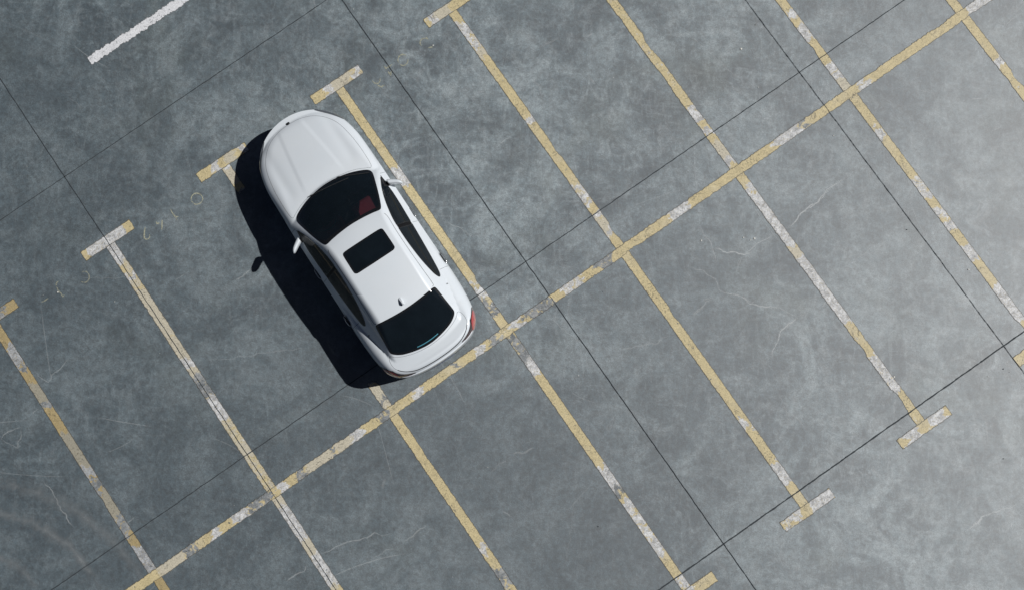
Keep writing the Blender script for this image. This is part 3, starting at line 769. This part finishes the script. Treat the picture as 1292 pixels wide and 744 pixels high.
# ---- upper skin: bonnet, wings, roof, pillars, boot lid
hole_ws, hole_rw, hole_sr = offset_poly(WSCR, -.022), offset_poly(RWIN, -.022), offset_poly(SUNR, -.014)
WF, WR = clip_x(SIDEP, -.262, 2), clip_x(SIDEP, -2, -.318)          # front and rear side panes
hole_s = [offset_poly(P, -.010) for P in (WF, WR)]; hole_s += [flip(P) for P in hole_s]
XD = [.70, -.29, -1.20]                                             # door shut lines
belt_x = np.arange(-1.6, .9, .02)
BL = np.c_[belt_x, spl(belt_x, T_BELT)]
lines = [BL, BL * [1, -1]]
def yout(x): 
    m = OUT[:, 1] > 0; o = np.argsort(OUT[m][:, 0]); return np.interp(x, OUT[m][o, 0], OUT[m][o, 1])
for xd in XD:
    ys = np.linspace(float(spl(xd, T_BELT)) + .002, float(yout(xd)) - .0005, 12)
    for s in (1, -1): lines.append(np.c_[np.full(12, xd), ys * s])
offs = (.0012, .0035, .007, .012, .018, .026, .036, .048, .062)
EX = np.vstack([OUT - ON * d for d in offs])
gridok = lambda G_: inpoly(G_[:, 0], G_[:, 1], OUT - ON * .074)
holes = [hole_ws, hole_rw, hole_sr] + hole_s
def keep(x, y):
    k = inpoly(x, y, OUT)
    for h_ in holes: k &= ~inpoly(x, y, h_)
    return k
V2, FC, CC = cdt_surface([OUT, HOOD, LID, ROOF] + holes, lines, keep, .021, (-2.46, 2.46, -.95, .95), (gridok, EX), .0011)
x, y = V2[:, 0], V2[:, 1]
Z = H(x, y); NR = Hn(x, y)
db = dist_out(x, y); bd = db < 1e-4
Z[bd] = spl(x[bd], T_WAIST)
def outn(x, y):
    r = np.empty((len(x), 2))
    for i in range(len(x)): r[i] = ON[np.argmin((OUT[:, 0] - x[i]) ** 2 + (OUT[:, 1] - y[i]) ** 2)]
    return r
NR[bd] = np.c_[outn(x[bd], y[bd]), np.zeros(bd.sum())]
V3 = np.c_[x, y, Z]
cx, cy = CC[:, 0], CC[:, 1]; acy = np.abs(cy)
cls = np.full(len(CC), 'body', dtype='<U16')
belt = pl(cx, BL)
cls[(cx > 1.98)] = 'front_bumper'
cls[(cx < -2.12)] = 'rear_bumper'
inh = inpoly(cx, cy, HOOD)
side = (acy > belt) & (cx < .86 + 0)
for nm, lo, hi in (('front_door', XD[1], XD[0]), ('rear_door', XD[2], XD[1])):
    for s, sn in ((1, 'L'), (-1, 'R')):
        cls[side & (cx > lo) & (cx < hi) & (cy * s > 0)] = nm + sn
for s, sn in ((1, 'L'), (-1, 'R')):
    cls[(cx > XD[0]) & (cx <= 1.98) & (acy > .70) & (cy * s > 0) & ~((cx < .9) & (acy < belt))] = 'front_wing' + sn
cls[inh] = 'bonnet'
cls[inpoly(cx, cy, LID)] = 'boot_lid'
cls[inpoly(cx, cy, ROOF)] = 'roof'

# ---- sides: from the waist down to the sill, with wheel openings
ROWS = 40; ZS = .205
zw = spl(OUT[:, 0], T_WAIST)
t = np.linspace(0, 1, ROWS)[:, None]
ZB = zw[None, :] * (1 - t) + ZS * t
dz = np.clip((zw[None, :] - ZB) / .5, 0, 1)
def inward(X, Zz, dz):
    o = .028 * dz ** 2 + .055 * smooth(-Zz, -.29, -.205)
    flank = smooth(-np.abs(X), -2.0, -1.75)
    o = o - .010 * np.exp(-((Zz - .42) / .10) ** 2) * flank * 0 + .016 * np.exp(-((Zz - .50) / .085) ** 2) * flank * smooth(-np.abs(X), -1.05, -.75)
    o = o - .030 * smooth(X, 2.1, 2.3) * np.exp(-((Zz - .42) / .09) ** 2) * .6
    return o
Xb = np.repeat(OUT[:, 0][None], ROWS, 0); 
INW = inward(Xb, ZB, dz)
BX = OUT[:, 0][None] - ON[:, 0][None] * INW; BY = OUT[:, 1][None] - ON[:, 1][None] * INW
WX = (1.445, -1.425); WZ, ARC = .335, .365
r0 = None
BXs, BZs = BX.copy(), ZB.copy()
for wx in WX:
    flk = np.abs(BY) > .8
    rr = np.hypot(BX - wx, ZB - WZ)
    near = flk & (np.abs(rr - ARC) < .0085)
    BXs[near] = wx + (BX[near] - wx) * ARC / rr[near]; BZs[near] = WZ + (ZB[near] - WZ) * ARC / rr[near]
BZs[0] = zw
vb = np.stack([BXs, BY, BZs], -1)
# normals of the sides
du = np.roll(vb, -1, 1) - np.roll(vb, 1, 1)
dv = np.gradient(vb, axis=0)
nb = np.cross(du, dv); nb /= np.linalg.norm(nb, axis=2)[..., None] + 1e-9
sgn = np.sign((nb[..., 0] * ON[None, :, 0] + nb[..., 1] * ON[None, :, 1])); nb *= sgn[..., None]
nb[0] = np.c_[ON, np.zeros(NO)]
vbf = vb.reshape(-1, 3); nbf = nb.reshape(-1, 3)
q = []; qc = []
for r_ in range(ROWS - 1):
    a = np.arange(NO); b_ = (a + 1) % NO
    q.append(np.c_[r_ * NO + a, r_ * NO + b_, (r_ + 1) * NO + b_, (r_ + 1) * NO + a])
q = np.vstack(q); qm = vbf[q].mean(1)
# orient outward
p0, p1, p3 = vbf[q[:, 0]], vbf[q[:, 1]], vbf[q[:, 3]]
fn = np.cross(p1 - p0, p3 - p0); o2 = np.c_[qm[:, 0] * .2, qm[:, 1], qm[:, 2] * 0]
if (fn * nbf[q[:, 0]]).sum() < 0: q = q[:, ::-1]
kp = np.ones(len(q), bool)
for wx in WX: kp &= ~((np.hypot(qm[:, 0] - wx, qm[:, 2] - WZ) < ARC - .002) & (np.abs(qm[:, 1]) > .8))
q = q[kp]; qm = qm[kp]
qcls = np.full(len(q), 'body', dtype='<U16')
qcls[qm[:, 0] > 1.98] = 'front_bumper'; qcls[qm[:, 0] < -2.12] = 'rear_bumper'
for s, sn in ((1, 'L'), (-1, 'R')):
    sd_ = (qm[:, 1] * s > .8)
    qcls[sd_ & (qm[:, 0] > XD[0]) & (qm[:, 0] <= 1.98)] = 'front_wing' + sn
    for nm, lo, hi in (('front_door', XD[1], XD[0]), ('rear_door', XD[2], XD[1])):
        qcls[sd_ & (qm[:, 0] > lo) & (qm[:, 0] < hi) & (qm[:, 2] > .29)] = nm + sn
parts = {}
for nm in sorted(set(cls) | set(qcls)):
    f1 = FC[cls == nm]; f2 = q[qcls == nm]
    Vv = []; Ff = []; Nn = []
    off_ = 0
    if len(f1):
        v, f, n = compact(V3, f1, NR); Vv.append(v); Nn.append(n); Ff += [tuple(i) for i in f]; off_ = len(v)
    if len(f2):
        v, f, n = compact(vbf, f2, nbf); Vv.append(v); Nn.append(n); Ff += [tuple(i + off_) for i in f]
    name = nm[:-1] if nm[-1] in 'LR' else nm
    parts[nm] = mesh_obj(name, np.vstack(Vv), Ff, M_BODY, car, normals=np.vstack(Nn))

# ---- panes and panels that sit flush in the skin
def patch(name, P, mat, lift, parent=car, grid=.02, inner=None, inner_mat=None, mats=None):
    """panel with outline P laid on the skin; 'inner' splits it into a border (mat) and a field (inner_mat)"""
    P = np.array(P); polys = [P] + ([inner] if inner is not None else [])
    b0 = (P[:, 0].min(), P[:, 0].max(), P[:, 1].min(), P[:, 1].max())
    sh = offset_poly(P, -.006)
    V, Fc, c = cdt_surface(polys, [], lambda a, b_: inpoly(a, b_, P), grid, b0, (lambda G_: inpoly(G_[:, 0], G_[:, 1], sh), np.zeros((0, 2))), .006)
    z_ = H(V[:, 0], V[:, 1]); n_ = Hn(V[:, 0], V[:, 1])
    W_ = np.c_[V, z_] + n_ * lift
    fm = None
    if inner is not None: fm = inpoly(c[:, 0], c[:, 1], inner).astype(int)
    V, Fc2, W_, n_ = compact(V, Fc, W_, n_)
    return mesh_obj(name, W_, Fc2, mat, parent, normals=n_, mats=[mat, inner_mat] if inner is not None else None, fmat=fm)
ws_in = close(mirror_half([(1.0, 0), (.985, .2), (.935, .42), (.87, .60), (.82, .685), (.76, .70), (.60, .668), (.40, .617), (.24, .568), (.165, .53), (.155, .48), (.165, .38), (.18, .2), (.185, 0)]))
patch('windscreen', WSCR, M_FRIT, .0025, inner=ws_in, inner_mat=M_GLASS)
rw = patch('rear_window', RWIN, M_FRIT, .0025, inner=offset_poly(RWIN, -.035), inner_mat=M_TINT)
patch('sunroof', SUNR, M_FRIT, .003, inner=offset_poly(SUNR, -.03), inner_mat=M_TINT)
for s in (1, -1):
    for P, nm in ((WF, 'L' if s > 0 else 'R'), (WR, 'L' if s > 0 else 'R')):
        Q = P if s > 0 else flip(P)
        d_ = parts[('front_door' if P is WF else 'rear_door') + nm]
        patch('side_window', Q, M_FRIT, .0035, d_, .016, inner=offset_poly(Q, -.014), inner_mat=M_SIDE if P is WF else M_TINT)
    Q = np.array([(-.258, float(spl(-.258, T_BELT)) - .018), (-.322, float(spl(-.322, T_BELT)) - .016), (-.322, .600), (-.258, .600)]); Q = resample(Q, .012)
    patch('pillar_trim', Q if s > 0 else flip(Q), M_PILLAR, .0022, car, .012)

# ---- strips laid along curves of the skin: shut lines, seams, rubber
def skin_strip(name, pts, wd, mat, parent=car, lift=.0022, closed=False, wfun=None):
    P = np.array(pts, float)
    P = resample(P, .012, closed)
    if closed: P = np.vstack([P, P[:1]])
    t_ = np.gradient(P, axis=0); t_ /= np.hypot(t_[:, 0], t_[:, 1])[:, None] + 1e-12
    nn = np.c_[-t_[:, 1], t_[:, 0]]
    wv = np.full(len(P), wd) if wfun is None else wd * wfun(np.linspace(0, 1, len(P)))
    A_ = P + nn * wv[:, None] / 2; B_ = P - nn * wv[:, None] / 2
    Q = np.vstack([A_, B_]); n_ = Hn(Q[:, 0], Q[:, 1])
    W_ = np.c_[Q, H(Q[:, 0], Q[:, 1])] + n_ * lift
    m = len(P); Ff = [(i, i + m, i + m + 1, i + 1) for i in range(m - 1)]
    return mesh_obj(name, W_, Ff, mat, parent, normals=n_)
skin_strip('bonnet_gap', HOOD, .005, M_GAP, parts['bonnet'], closed=True, lift=.0012)
skin_strip('boot_lid_gap', LID, .005, M_GAP, parts['boot_lid'], closed=True, lift=.0012)
rear_seam = [p for p in LID if p[0] < -2.20]
rear_seam.sort(key=lambda p: p[1])
skin_strip('boot_lid_gap', rear_seam, .011, M_DARKGAP, parts['boot_lid'], lift=.0016)
for s in (1, -1):
    seam = [(p[0], abs(p[1]) * s) for p in ROOF if abs(p[1]) > .53 and p[1] > 0]
    seam.sort(key=lambda p: p[0])
    skin_strip('roof_seam', seam, .007, M_GAP, parts['roof'], lift=.0012)
    for xd in XD:
        skin_strip('door_gap', [(xd, s * (float(spl(xd, T_BELT)) + .004)), (xd, s * (float(yout(xd)) - .004))], .006, M_GAP, car, lift=.0012)
    # rubber strip at the foot of the side glass
    bx = np.linspace(.62, -1.30, 60)
    by = np.array([float(spl(v, T_BELT)) for v in bx])

# strips that wrap round the edge of the body: e>0 inboard on the deck, e<0 down the side
def wrap(name, i0, i1, etop, ebot, mat, parent, lift=.006, rows=30):
    """band following the outline between outline indices; etop/ebot: functions of t -> inset (m, + inboard, - down)"""
    idx = np.arange(i0, i1 + 1); n = len(idx); W_ = []; N_ = []
    for r_ in range(rows):
        k = r_ / (rows - 1)
        for j, i in enumerate(idx):
            tt = j / (n - 1); e = etop(tt) * (1 - k) + ebot(tt) * k
            p = OUT[i % NO]; nn = ON[i % NO]
            if e >= 0:
                e_ = max(e, 1e-4); qx, qy = p - nn * e_
                z_ = None
            else:
                z_ = float(spl(p[0], T_WAIST)) + e
                inw = float(inward(np.array(p[0]), np.array(z_), np.array(min(1, -e / .5))))
                qx, qy = p - nn * inw
            W_.append((qx, qy, np.nan if z_ is None else z_)); N_.append(nn)
    W_ = np.array(W_); N_ = np.array(N_); m = np.isnan(W_[:, 2])
    nrm = np.c_[N_, np.zeros(len(N_))]
    if m.any():
        W_[m, 2] = H(W_[m, 0], W_[m, 1]); nrm[m] = Hn(W_[m, 0], W_[m, 1])
        dd = dist_out(W_[m, 0], W_[m, 1]); z0 = dd < .003
        a = nrm[m]; a[z0] = np.c_[N_[m][z0], np.zeros(z0.sum())]; nrm[m] = a
    W_ = W_ + nrm * lift
    Ff = []
    for r_ in range(rows - 1):
        for j in range(n - 1):
            a = r_ * n + j; Ff.append((a, a + n, a + n + 1, a + 1))
    o = mesh_obj(name, W_, Ff, mat, parent, normals=None)
    return o
def find(xv, s):      # outline index at x on side s, searching from the nose (s=+1) or backwards (s=-1)
    ii = [i for i in range(NO) if OUT[i, 1] * s > 0]
    return min(ii, key=lambda i: abs(OUT[i, 0] - xv))
sinp = lambda t, p=1.0: max(0.0, math.sin(math.pi * t)) ** p
def side_range(xa, xb, s):
    a, b_ = find(xa, s), find(xb, s)
    return (min(a, b_), max(a, b_))
def end_range(yv, rear):
    ii = [i for i in range(NO) if (OUT[i, 0] < 0) == rear and abs(OUT[i, 1]) < yv and abs(OUT[i, 0]) > 2]
    if rear: return min(ii), max(ii)
    return min([i if i > NO / 2 else i + NO for i in ii]), max([i if i > NO / 2 else i + NO for i in ii])
for s in (1, -1):
    a, b_ = find(-1.99, s), find(-2.408, s)
    if s < 0: a, b_ = b_, a
    fw = (lambda t: t) if s > 0 else (lambda t: 1 - t)       # 0 at the front tip, 1 towards the tail centre
    shp = lambda t: min(1, (t / .38)) ** .8 * (1 - .80 * max(0, (t - .38) / .62) ** .7)
    tl = wrap('tail_lamp', a, b_, lambda t: .012 + .066 * shp(fw(t)), lambda t: .006 - .11 * sinp(min(1, fw(t) / .62), .7) + .010 * max(0, (fw(t) - .55) / .45), M_SMOKE, car, .006)
    wrap('lamp_lens', a + 4, b_ - 4, lambda t: .014 + .042 * sinp(min(1, fw(t) / .60), .8) if fw(t) < .60 else .014,
         lambda t: .010 - .085 * sinp(min(1, fw(t) / .60), .8) if fw(t) < .60 else .012, M_RED, tl, .0095)
    a, b_ = find(1.90, s), find(2.315, s)
    if s > 0: a, b_ = b_, a
    hw = (lambda t: 1 - t) if s > 0 else (lambda t: t)       # 0 towards the nose? both ends pointed anyway
    hl = wrap('headlight', a, b_, lambda t: .010 + .040 * sinp(t, .8), lambda t: .004 - .12 * sinp(t, .6), M_LAMP, car, .006)
# grille, bumper intakes, plates
a, b_ = end_range(.36, False)
gr = wrap('grille', a, b_, lambda t: -.03, lambda t: -.03 - .19 * sinp(t, .35), M_BLACK, car, .004)
for k in range(5):
    wrap('grille_bar', a + 4, b_ - 4, (lambda kk: lambda t: -.055 - .030 * kk)(k), (lambda kk: lambda t: -.063 - .030 * kk)(k), M_CHROME, gr, .012, 3)
a, b_ = end_range(.62, False)
wrap('lower_intake', a, b_, lambda t: -.27, lambda t: -.27 - .09 * sinp(t, .3), M_BLACK, car, .004)
a, b_ = end_range(.62, True)
wrap('rear_diffuser', a, b_, lambda t: -.43, lambda t: -.43 - .13 * sinp(t, .3), M_BLACK, car, .004)
a, b_ = end_range(.24, True); wrap('number_plate', a, b_, lambda t: -.16, lambda t: -.27, M_PLATE, car, .012, 4)
a, b_ = end_range(.22, False); wrap('number_plate', a, b_, lambda t: -.19, lambda t: -.29, M_PLATE, gr, .016, 4)

def box_bm(cx_, cy_, cz_, sx, sy, sz, bev=.01, seg=2, rot=None, bm=None):
    b = bmesh.new()
    bmesh.ops.create_cube(b, size=1.0)
    bmesh.ops.scale(b, vec=(sx, sy, sz), verts=b.verts)
    if bev: bmesh.ops.bevel(b, geom=list(b.edges), offset=bev, segments=seg, profile=.5, affect='EDGES')
    if rot is not None: bmesh.ops.rotate(b, cent=(0, 0, 0), matrix=rot, verts=b.verts)
    bmesh.ops.translate(b, vec=(cx_, cy_, cz_), verts=b.verts)
    if bm is None: return b
    me = bpy.data.meshes.new('tmp'); b.to_mesh(me); b.free(); bm.from_mesh(me); bpy.data.meshes.remove(me); return bm

# ---- mirrors: a tapered shell on a short foot
for s in (1, -1):
    nm = 'front_door' + ('L' if s > 0 else 'R')
    V = []; F = []
    nu, nv = 14, 20
    for i in range(nu + 1):
        u = i / nu
        yy = .865 + .205 * u
        ch = .062 * (1 - .30 * u) * (1 - max(0, (u - .6) / .4) ** 3) ** .5 * (.80 + .2 * min(1, u / .12)) + .003
        hh = .070 * (1 - .15 * u) * (1 - max(0, (u - .6) / .4) ** 3) ** .5 + .003
        xc_ = .475 - .13 * u ** 1.15
        for j in range(nv):
            th = 2 * math.pi * j / nv
            c_, s_ = math.cos(th), math.sin(th)
            px = ch * (abs(c_) ** .75) * (1 if c_ > 0 else -1) * (1.0 if c_ > 0 else .62)
            V.append((xc_ + px, s * yy, 1.015 + .012 * u + hh * (abs(s_) ** .8) * (1 if s_ > 0 else -1)))
    for i in range(nu):
        for j in range(nv):
            a = i * nv + j; b_ = i * nv + (j + 1) % nv
            f = (a, b_, b_ + nv, a + nv); F.append(f if s > 0 else f[::-1])
    F.append(tuple(range(nv)) if s < 0 else tuple(reversed(range(nv))))
    e = [nu * nv + j for j in range(nv)]; F.append(tuple(e) if s > 0 else tuple(reversed(e)))
    mo = mesh_obj('door_mirror', V, F, M_BODY, parts[nm])
    bm = box_bm(.475, s * .855, .965, .085, .07, .028, .01)
    bm_obj('mirror_foot', bm, M_BLACK, parts[nm])
    # triangle of black trim ahead of the side glass
    patch('window_corner_trim', (lambda Q: Q if s > 0 else flip(Q))(resample(np.array([(.66, .825), (.44, .848), (.44, .775), (.55, .788)]), .012)), M_BLACK, .006, parts[nm], .012)
    # door handles
    for xh, dn in ((-.115, 'front_door'), (-1.04, 'rear_door')):
        pd = parts[dn + ('L' if s > 0 else 'R')]
        V = []; F = []; n = 14; m = 8
        for i in range(n + 1):
            u = i / n; xx = xh + .105 - .21 * u
            lift_ = .034 * min(1, sinp(u, .35)); th_ = .012
            for j in range(m):
                th = 2 * math.pi * j / m
                V.append((xx, s * (float(yout(xx)) - .010 + lift_ + th_ * .6 * math.cos(th)), .815 - .01 * u + .016 * math.sin(th)))
        for i in range(n):
            for j in range(m):
                a = i * m + j; b_ = i * m + (j + 1) % m
                F.append((a, b_, b_ + m, a + m) if s < 0 else (a, a + m, b_ + m, b_))
        mesh_obj('door_handle', V, F, M_CHROME, pd)
        bm_obj('handle_recess', box_bm(xh, s * (float(yout(xh)) - .006), .812, .17, .012, .045, .005), M_DARKGAP, pd)
    # small bright badge on the rear pillar
    Q = np.array([(-1.455, .776), (-1.475, .776), (-1.475, .750), (-1.455, .750)])
    patch('pillar_badge', (Q if s > 0 else flip(Q)), M_GAP, .003, car, .01)

# ---- roof aerial (shark fin), wipers, badge, high brake light, heater wires
z0 = float(H(np.array([-1.34]), np.array([0.0]))[0])
V = []; F = []
prof = [(.075, 0), (.05, .018), (.01, .040), (-.04, .062), (-.072, .066), (-.080, .05), (-.083, 0)]
for px, pz in prof:
    hw_ = .026 * (1 - pz / .085) * (1 - max(0, px / .09) ** 2) + .002
    V += [(-1.34 + px, hw_, z0 - .004 + pz), (-1.34 + px, -hw_, z0 - .004 + pz)]
for i in range(len(prof) - 1): F.append((2 * i, 2 * i + 1, 2 * i + 3, 2 * i + 2))
F.append(tuple(range(0, 2 * len(prof), 2))[::-1]); F.append(tuple(range(1, 2 * len(prof), 2)))
mesh_obj('roof_aerial', V, F, M_BODY, car, smooth=False)
for s, (xa, ya, xb, yb) in ((1, (1.02, .36, .905, -.36)), (-1, (1.03, -.22, .80, -.69))):
    bm = bmesh.new()
    P = np.linspace((xa, ya), (xb, yb), 14)
    zz = H(P[:, 0], P[:, 1]) + .014
    for i in range(13):
        c = (P[i] + P[i + 1]) / 2; d = P[i + 1] - P[i]
        ax = Matrix.Rotation(math.atan2(d[1], d[0]), 3, 'Z')
        box_bm(c[0], c[1], (zz[i] + zz[i + 1]) / 2, np.hypot(*d) + .004, .012, .012, 0, rot=ax, bm=bm)
    bm_obj('wiper', bm, M_BLACK, car, False)
bm = bmesh.new(); bmesh.ops.create_cone(bm, cap_ends=True, segments=28, radius1=.036, radius2=.031, depth=.010)
nn = Hn(np.array([2.335]), np.array([0.0]))[0]
bmesh.ops.rotate(bm, cent=(0, 0, 0), matrix=Vector((0, 0, 1)).rotation_difference(Vector(nn)).to_matrix(), verts=bm.verts)
bmesh.ops.translate(bm, vec=(2.352, 0, float(H(np.array([2.352]), np.array([0.0]))[0]) + .004), verts=bm.verts)
bm_obj('round_badge', bm, M_BLACK, car, False)
yy = np.linspace(-.20, .20, 12)
skin_strip('high_brake_light', [(-2.092 + .42 * v * v, v) for v in yy], .013, M_STOP, rw, .0045)
# ---- cabin: tub, dashboard, seats, steering wheel
bm = bmesh.new()
box_bm(-.45, 0, .27, 2.9, 1.40, .04, 0, bm=bm)
for s in (1, -1): box_bm(-.45, s * .715, .58, 2.9, .03, .62, 0, bm=bm)
box_bm(-1.90, 0, .62, .03, 1.40, .70, 0, bm=bm)
box_bm(1.02, 0, .55, .03, 1.40, .56, 0, bm=bm)
box_bm(-1.72, 0, 1.02, .48, 1.20, .03, .01, bm=bm)         # parcel shelf
box_bm(-.1, 0, .45, 1.3, .20, .32, .03, bm=bm)             # tunnel
bm_obj('cabin', bm, M_DASH, car, False)
bm = bmesh.new()
for i in range(13):
    pass
box_bm(.83, 0, .84, .32, 1.30, .16, .05, 3, bm=bm)
box_bm(.72, .36, .93, .16, .36, .07, .03, 3, bm=bm)
box_bm(.66, 0, .78, .12, .30, .26, .03, 3, bm=bm)
bm_obj('dashboard', bm, M_DASH, car)
bm = bmesh.new()
R1, R2 = .185, .014; rotm = Matrix.Rotation(rad(-62), 3, 'Y'); V = []; F = []
for i in range(32):
    a = 2 * math.pi * i / 32
    for j in range(8):
        b_ = 2 * math.pi * j / 8
        v = Vector(((R1 + R2 * math.cos(b_)) * math.cos(a), (R1 + R2 * math.cos(b_)) * math.sin(a), R2 * math.sin(b_)))
        V.append(v)
for i in range(32):
    for j in range(8): F.append((i * 8 + j, ((i + 1) % 32) * 8 + j, ((i + 1) % 32) * 8 + (j + 1) % 8, i * 8 + (j + 1) % 8))
V = [rotm @ v + Vector((.52, .36, .90)) for v in V]
sw = mesh_obj('steering_wheel', V, F, M_DASH, car)
bm = box_bm(0, 0, 0, .34, .07, .02, .008, rot=rotm @ Matrix.Rotation(rad(90), 3, 'Z'))
box_bm(0, 0, 0, .13, .11, .03, .01, rot=rotm, bm=bm); bmesh.ops.translate(bm, vec=(.52, .36, .90), verts=bm.verts)
bm_obj('wheel_hub', bm, M_DASH, sw)
def seat(x0, y0, wdt):
    bm = bmesh.new()
    box_bm(x0, y0, .52, .52, wdt, .16, .06, 4, rot=Matrix.Rotation(rad(-6), 3, 'Y'), bm=bm)
    for e in (1, -1): box_bm(x0, y0 + e * (wdt / 2 - .035), .57, .46, .09, .14, .04, 3, rot=Matrix.Rotation(rad(-6), 3, 'Y'), bm=bm)
    rb = Matrix.Rotation(rad(-22), 3, 'Y')
    box_bm(x0 - .36, y0, .83, .15, wdt * .92, .60, .06, 4, rot=rb, bm=bm)
    for e in (1, -1): box_bm(x0 - .31, y0 + e * (wdt / 2 - .05), .80, .15, .08, .50, .035, 3, rot=rb, bm=bm)
    o = bm_obj('seat', bm, M_SEAT, car)
    bm_obj('headrest', box_bm(x0 - .50, y0, 1.19, .11, .26, .17, .045, 3, rot=rb), M_SEAT, o)
seat(.34, .37, .52); seat(.34, -.37, .52)
bm = bmesh.new()
box_bm(-.98, 0, .54, .50, 1.26, .18, .06, 4, bm=bm)
box_bm(-1.36, 0, .83, .15, 1.24, .58, .06, 4, rot=Matrix.Rotation(rad(-26), 3, 'Y'), bm=bm)
bm_obj('rear_seat', bm, M_SEAT, car)
bm = box_bm(.20, 0, 1.335, .025, .18, .045, .012, 2)
bm_obj('inner_mirror', bm, M_DASH, car)

# ---- underside, wheel housings, wheels
bm = bmesh.new()
box_bm(0, 0, .215, 4.3, .9, .03, 0, bm=bm); box_bm(0, 0, .215, 2.0, 1.72, .028, 0, bm=bm)
box_bm(-2.02, 0, .216, .40, 1.3, .027, .0, bm=bm); box_bm(2.0, 0, .216, .36, 1.25, .027, .0, bm=bm)
bm_obj('underbody', bm, M_TYRE, car, False)
for wx in WX:
    for s in (1, -1):
        V = []; F = []; n = 22
        for i in range(n + 1):
            a = math.pi * i / n
            px, pz = wx + (ARC + .002) * math.cos(a), WZ + (ARC + .002) * math.sin(a)
            if i == 0 or i == n: pz = .21
            V += [(px, s * .60, pz), (px, s * (float(yout(px)) - .030), pz)]
        for i in range(n): F.append((2 * i, 2 * i + 1, 2 * i + 3, 2 * i + 2))
        F.append(tuple(range(0, 2 * n + 2, 2)))
        mesh_obj('wheel_housing', V, F, M_TYRE, car, smooth=False)
        # alloy wheel with five double spokes, tyre as its own piece
        yo = s * .905
        def lathe(prof, n=40):
            V = []; F = []
            for i in range(n):
                a = 2 * math.pi * i / n
                for r_, o_ in prof: V.append((wx + r_ * math.cos(a), yo - s * o_, WZ + r_ * math.sin(a)))
            m = len(prof)
            for i in range(n):
                for j in range(m - 1):
                    f = (i * m + j, i * m + j + 1, ((i + 1) % n) * m + j + 1, ((i + 1) % n) * m + j); F.append(f)
            return V, F
        V, F = lathe([(.235, .205), (.225, .03), (.232, .010), (.240, .006)])
        b0 = len(V)
        rim = mesh_obj('wheel', V, F, M_RIM, car)
        bm = bmesh.new()
        for k in range(10):
            a = 2 * math.pi * (k // 2) / 5 + (.16 if k % 2 else -.16)
            box_bm(.125, 0, 0, .20, .024, .026, .006, 2, bm=bm) if False else None
            bb = box_bm(.135, 0, 0, .195, .026, .028, .006)
            bmesh.ops.rotate(bb, cent=(0, 0, 0), matrix=Matrix.Rotation(a, 3, 'Z'), verts=bb.verts)
            me_ = bpy.data.meshes.new('t'); bb.to_mesh(me_); bb.free(); bm.from_mesh(me_); bpy.data.meshes.remove(me_)
        bb = bmesh.new(); bmesh.ops.create_cone(bb, cap_ends=True, segments=24, radius1=.065, radius2=.055, depth=.04)
        me_ = bpy.data.meshes.new('t'); bb.to_mesh(me_); bb.free(); bm.from_mesh(me_); bpy.data.meshes.remove(me_)
        bmesh.ops.rotate(bm, cent=(0, 0, 0), matrix=Matrix.Rotation(rad(-90 * s), 3, 'X'), verts=bm.verts)
        bmesh.ops.translate(bm, vec=(wx, yo - s * .022, WZ), verts=bm.verts)
        bm_obj('wheel_spokes', bm, M_RIM, rim)
        V, F = lathe([(.238, .205), (.27, .215), (.318, .208), (.333, .185), (.335, .11), (.333, .030), (.318, .008), (.27, .000), (.238, .010)])
        mesh_obj('tyre', V, F, M_TYRE, rim)
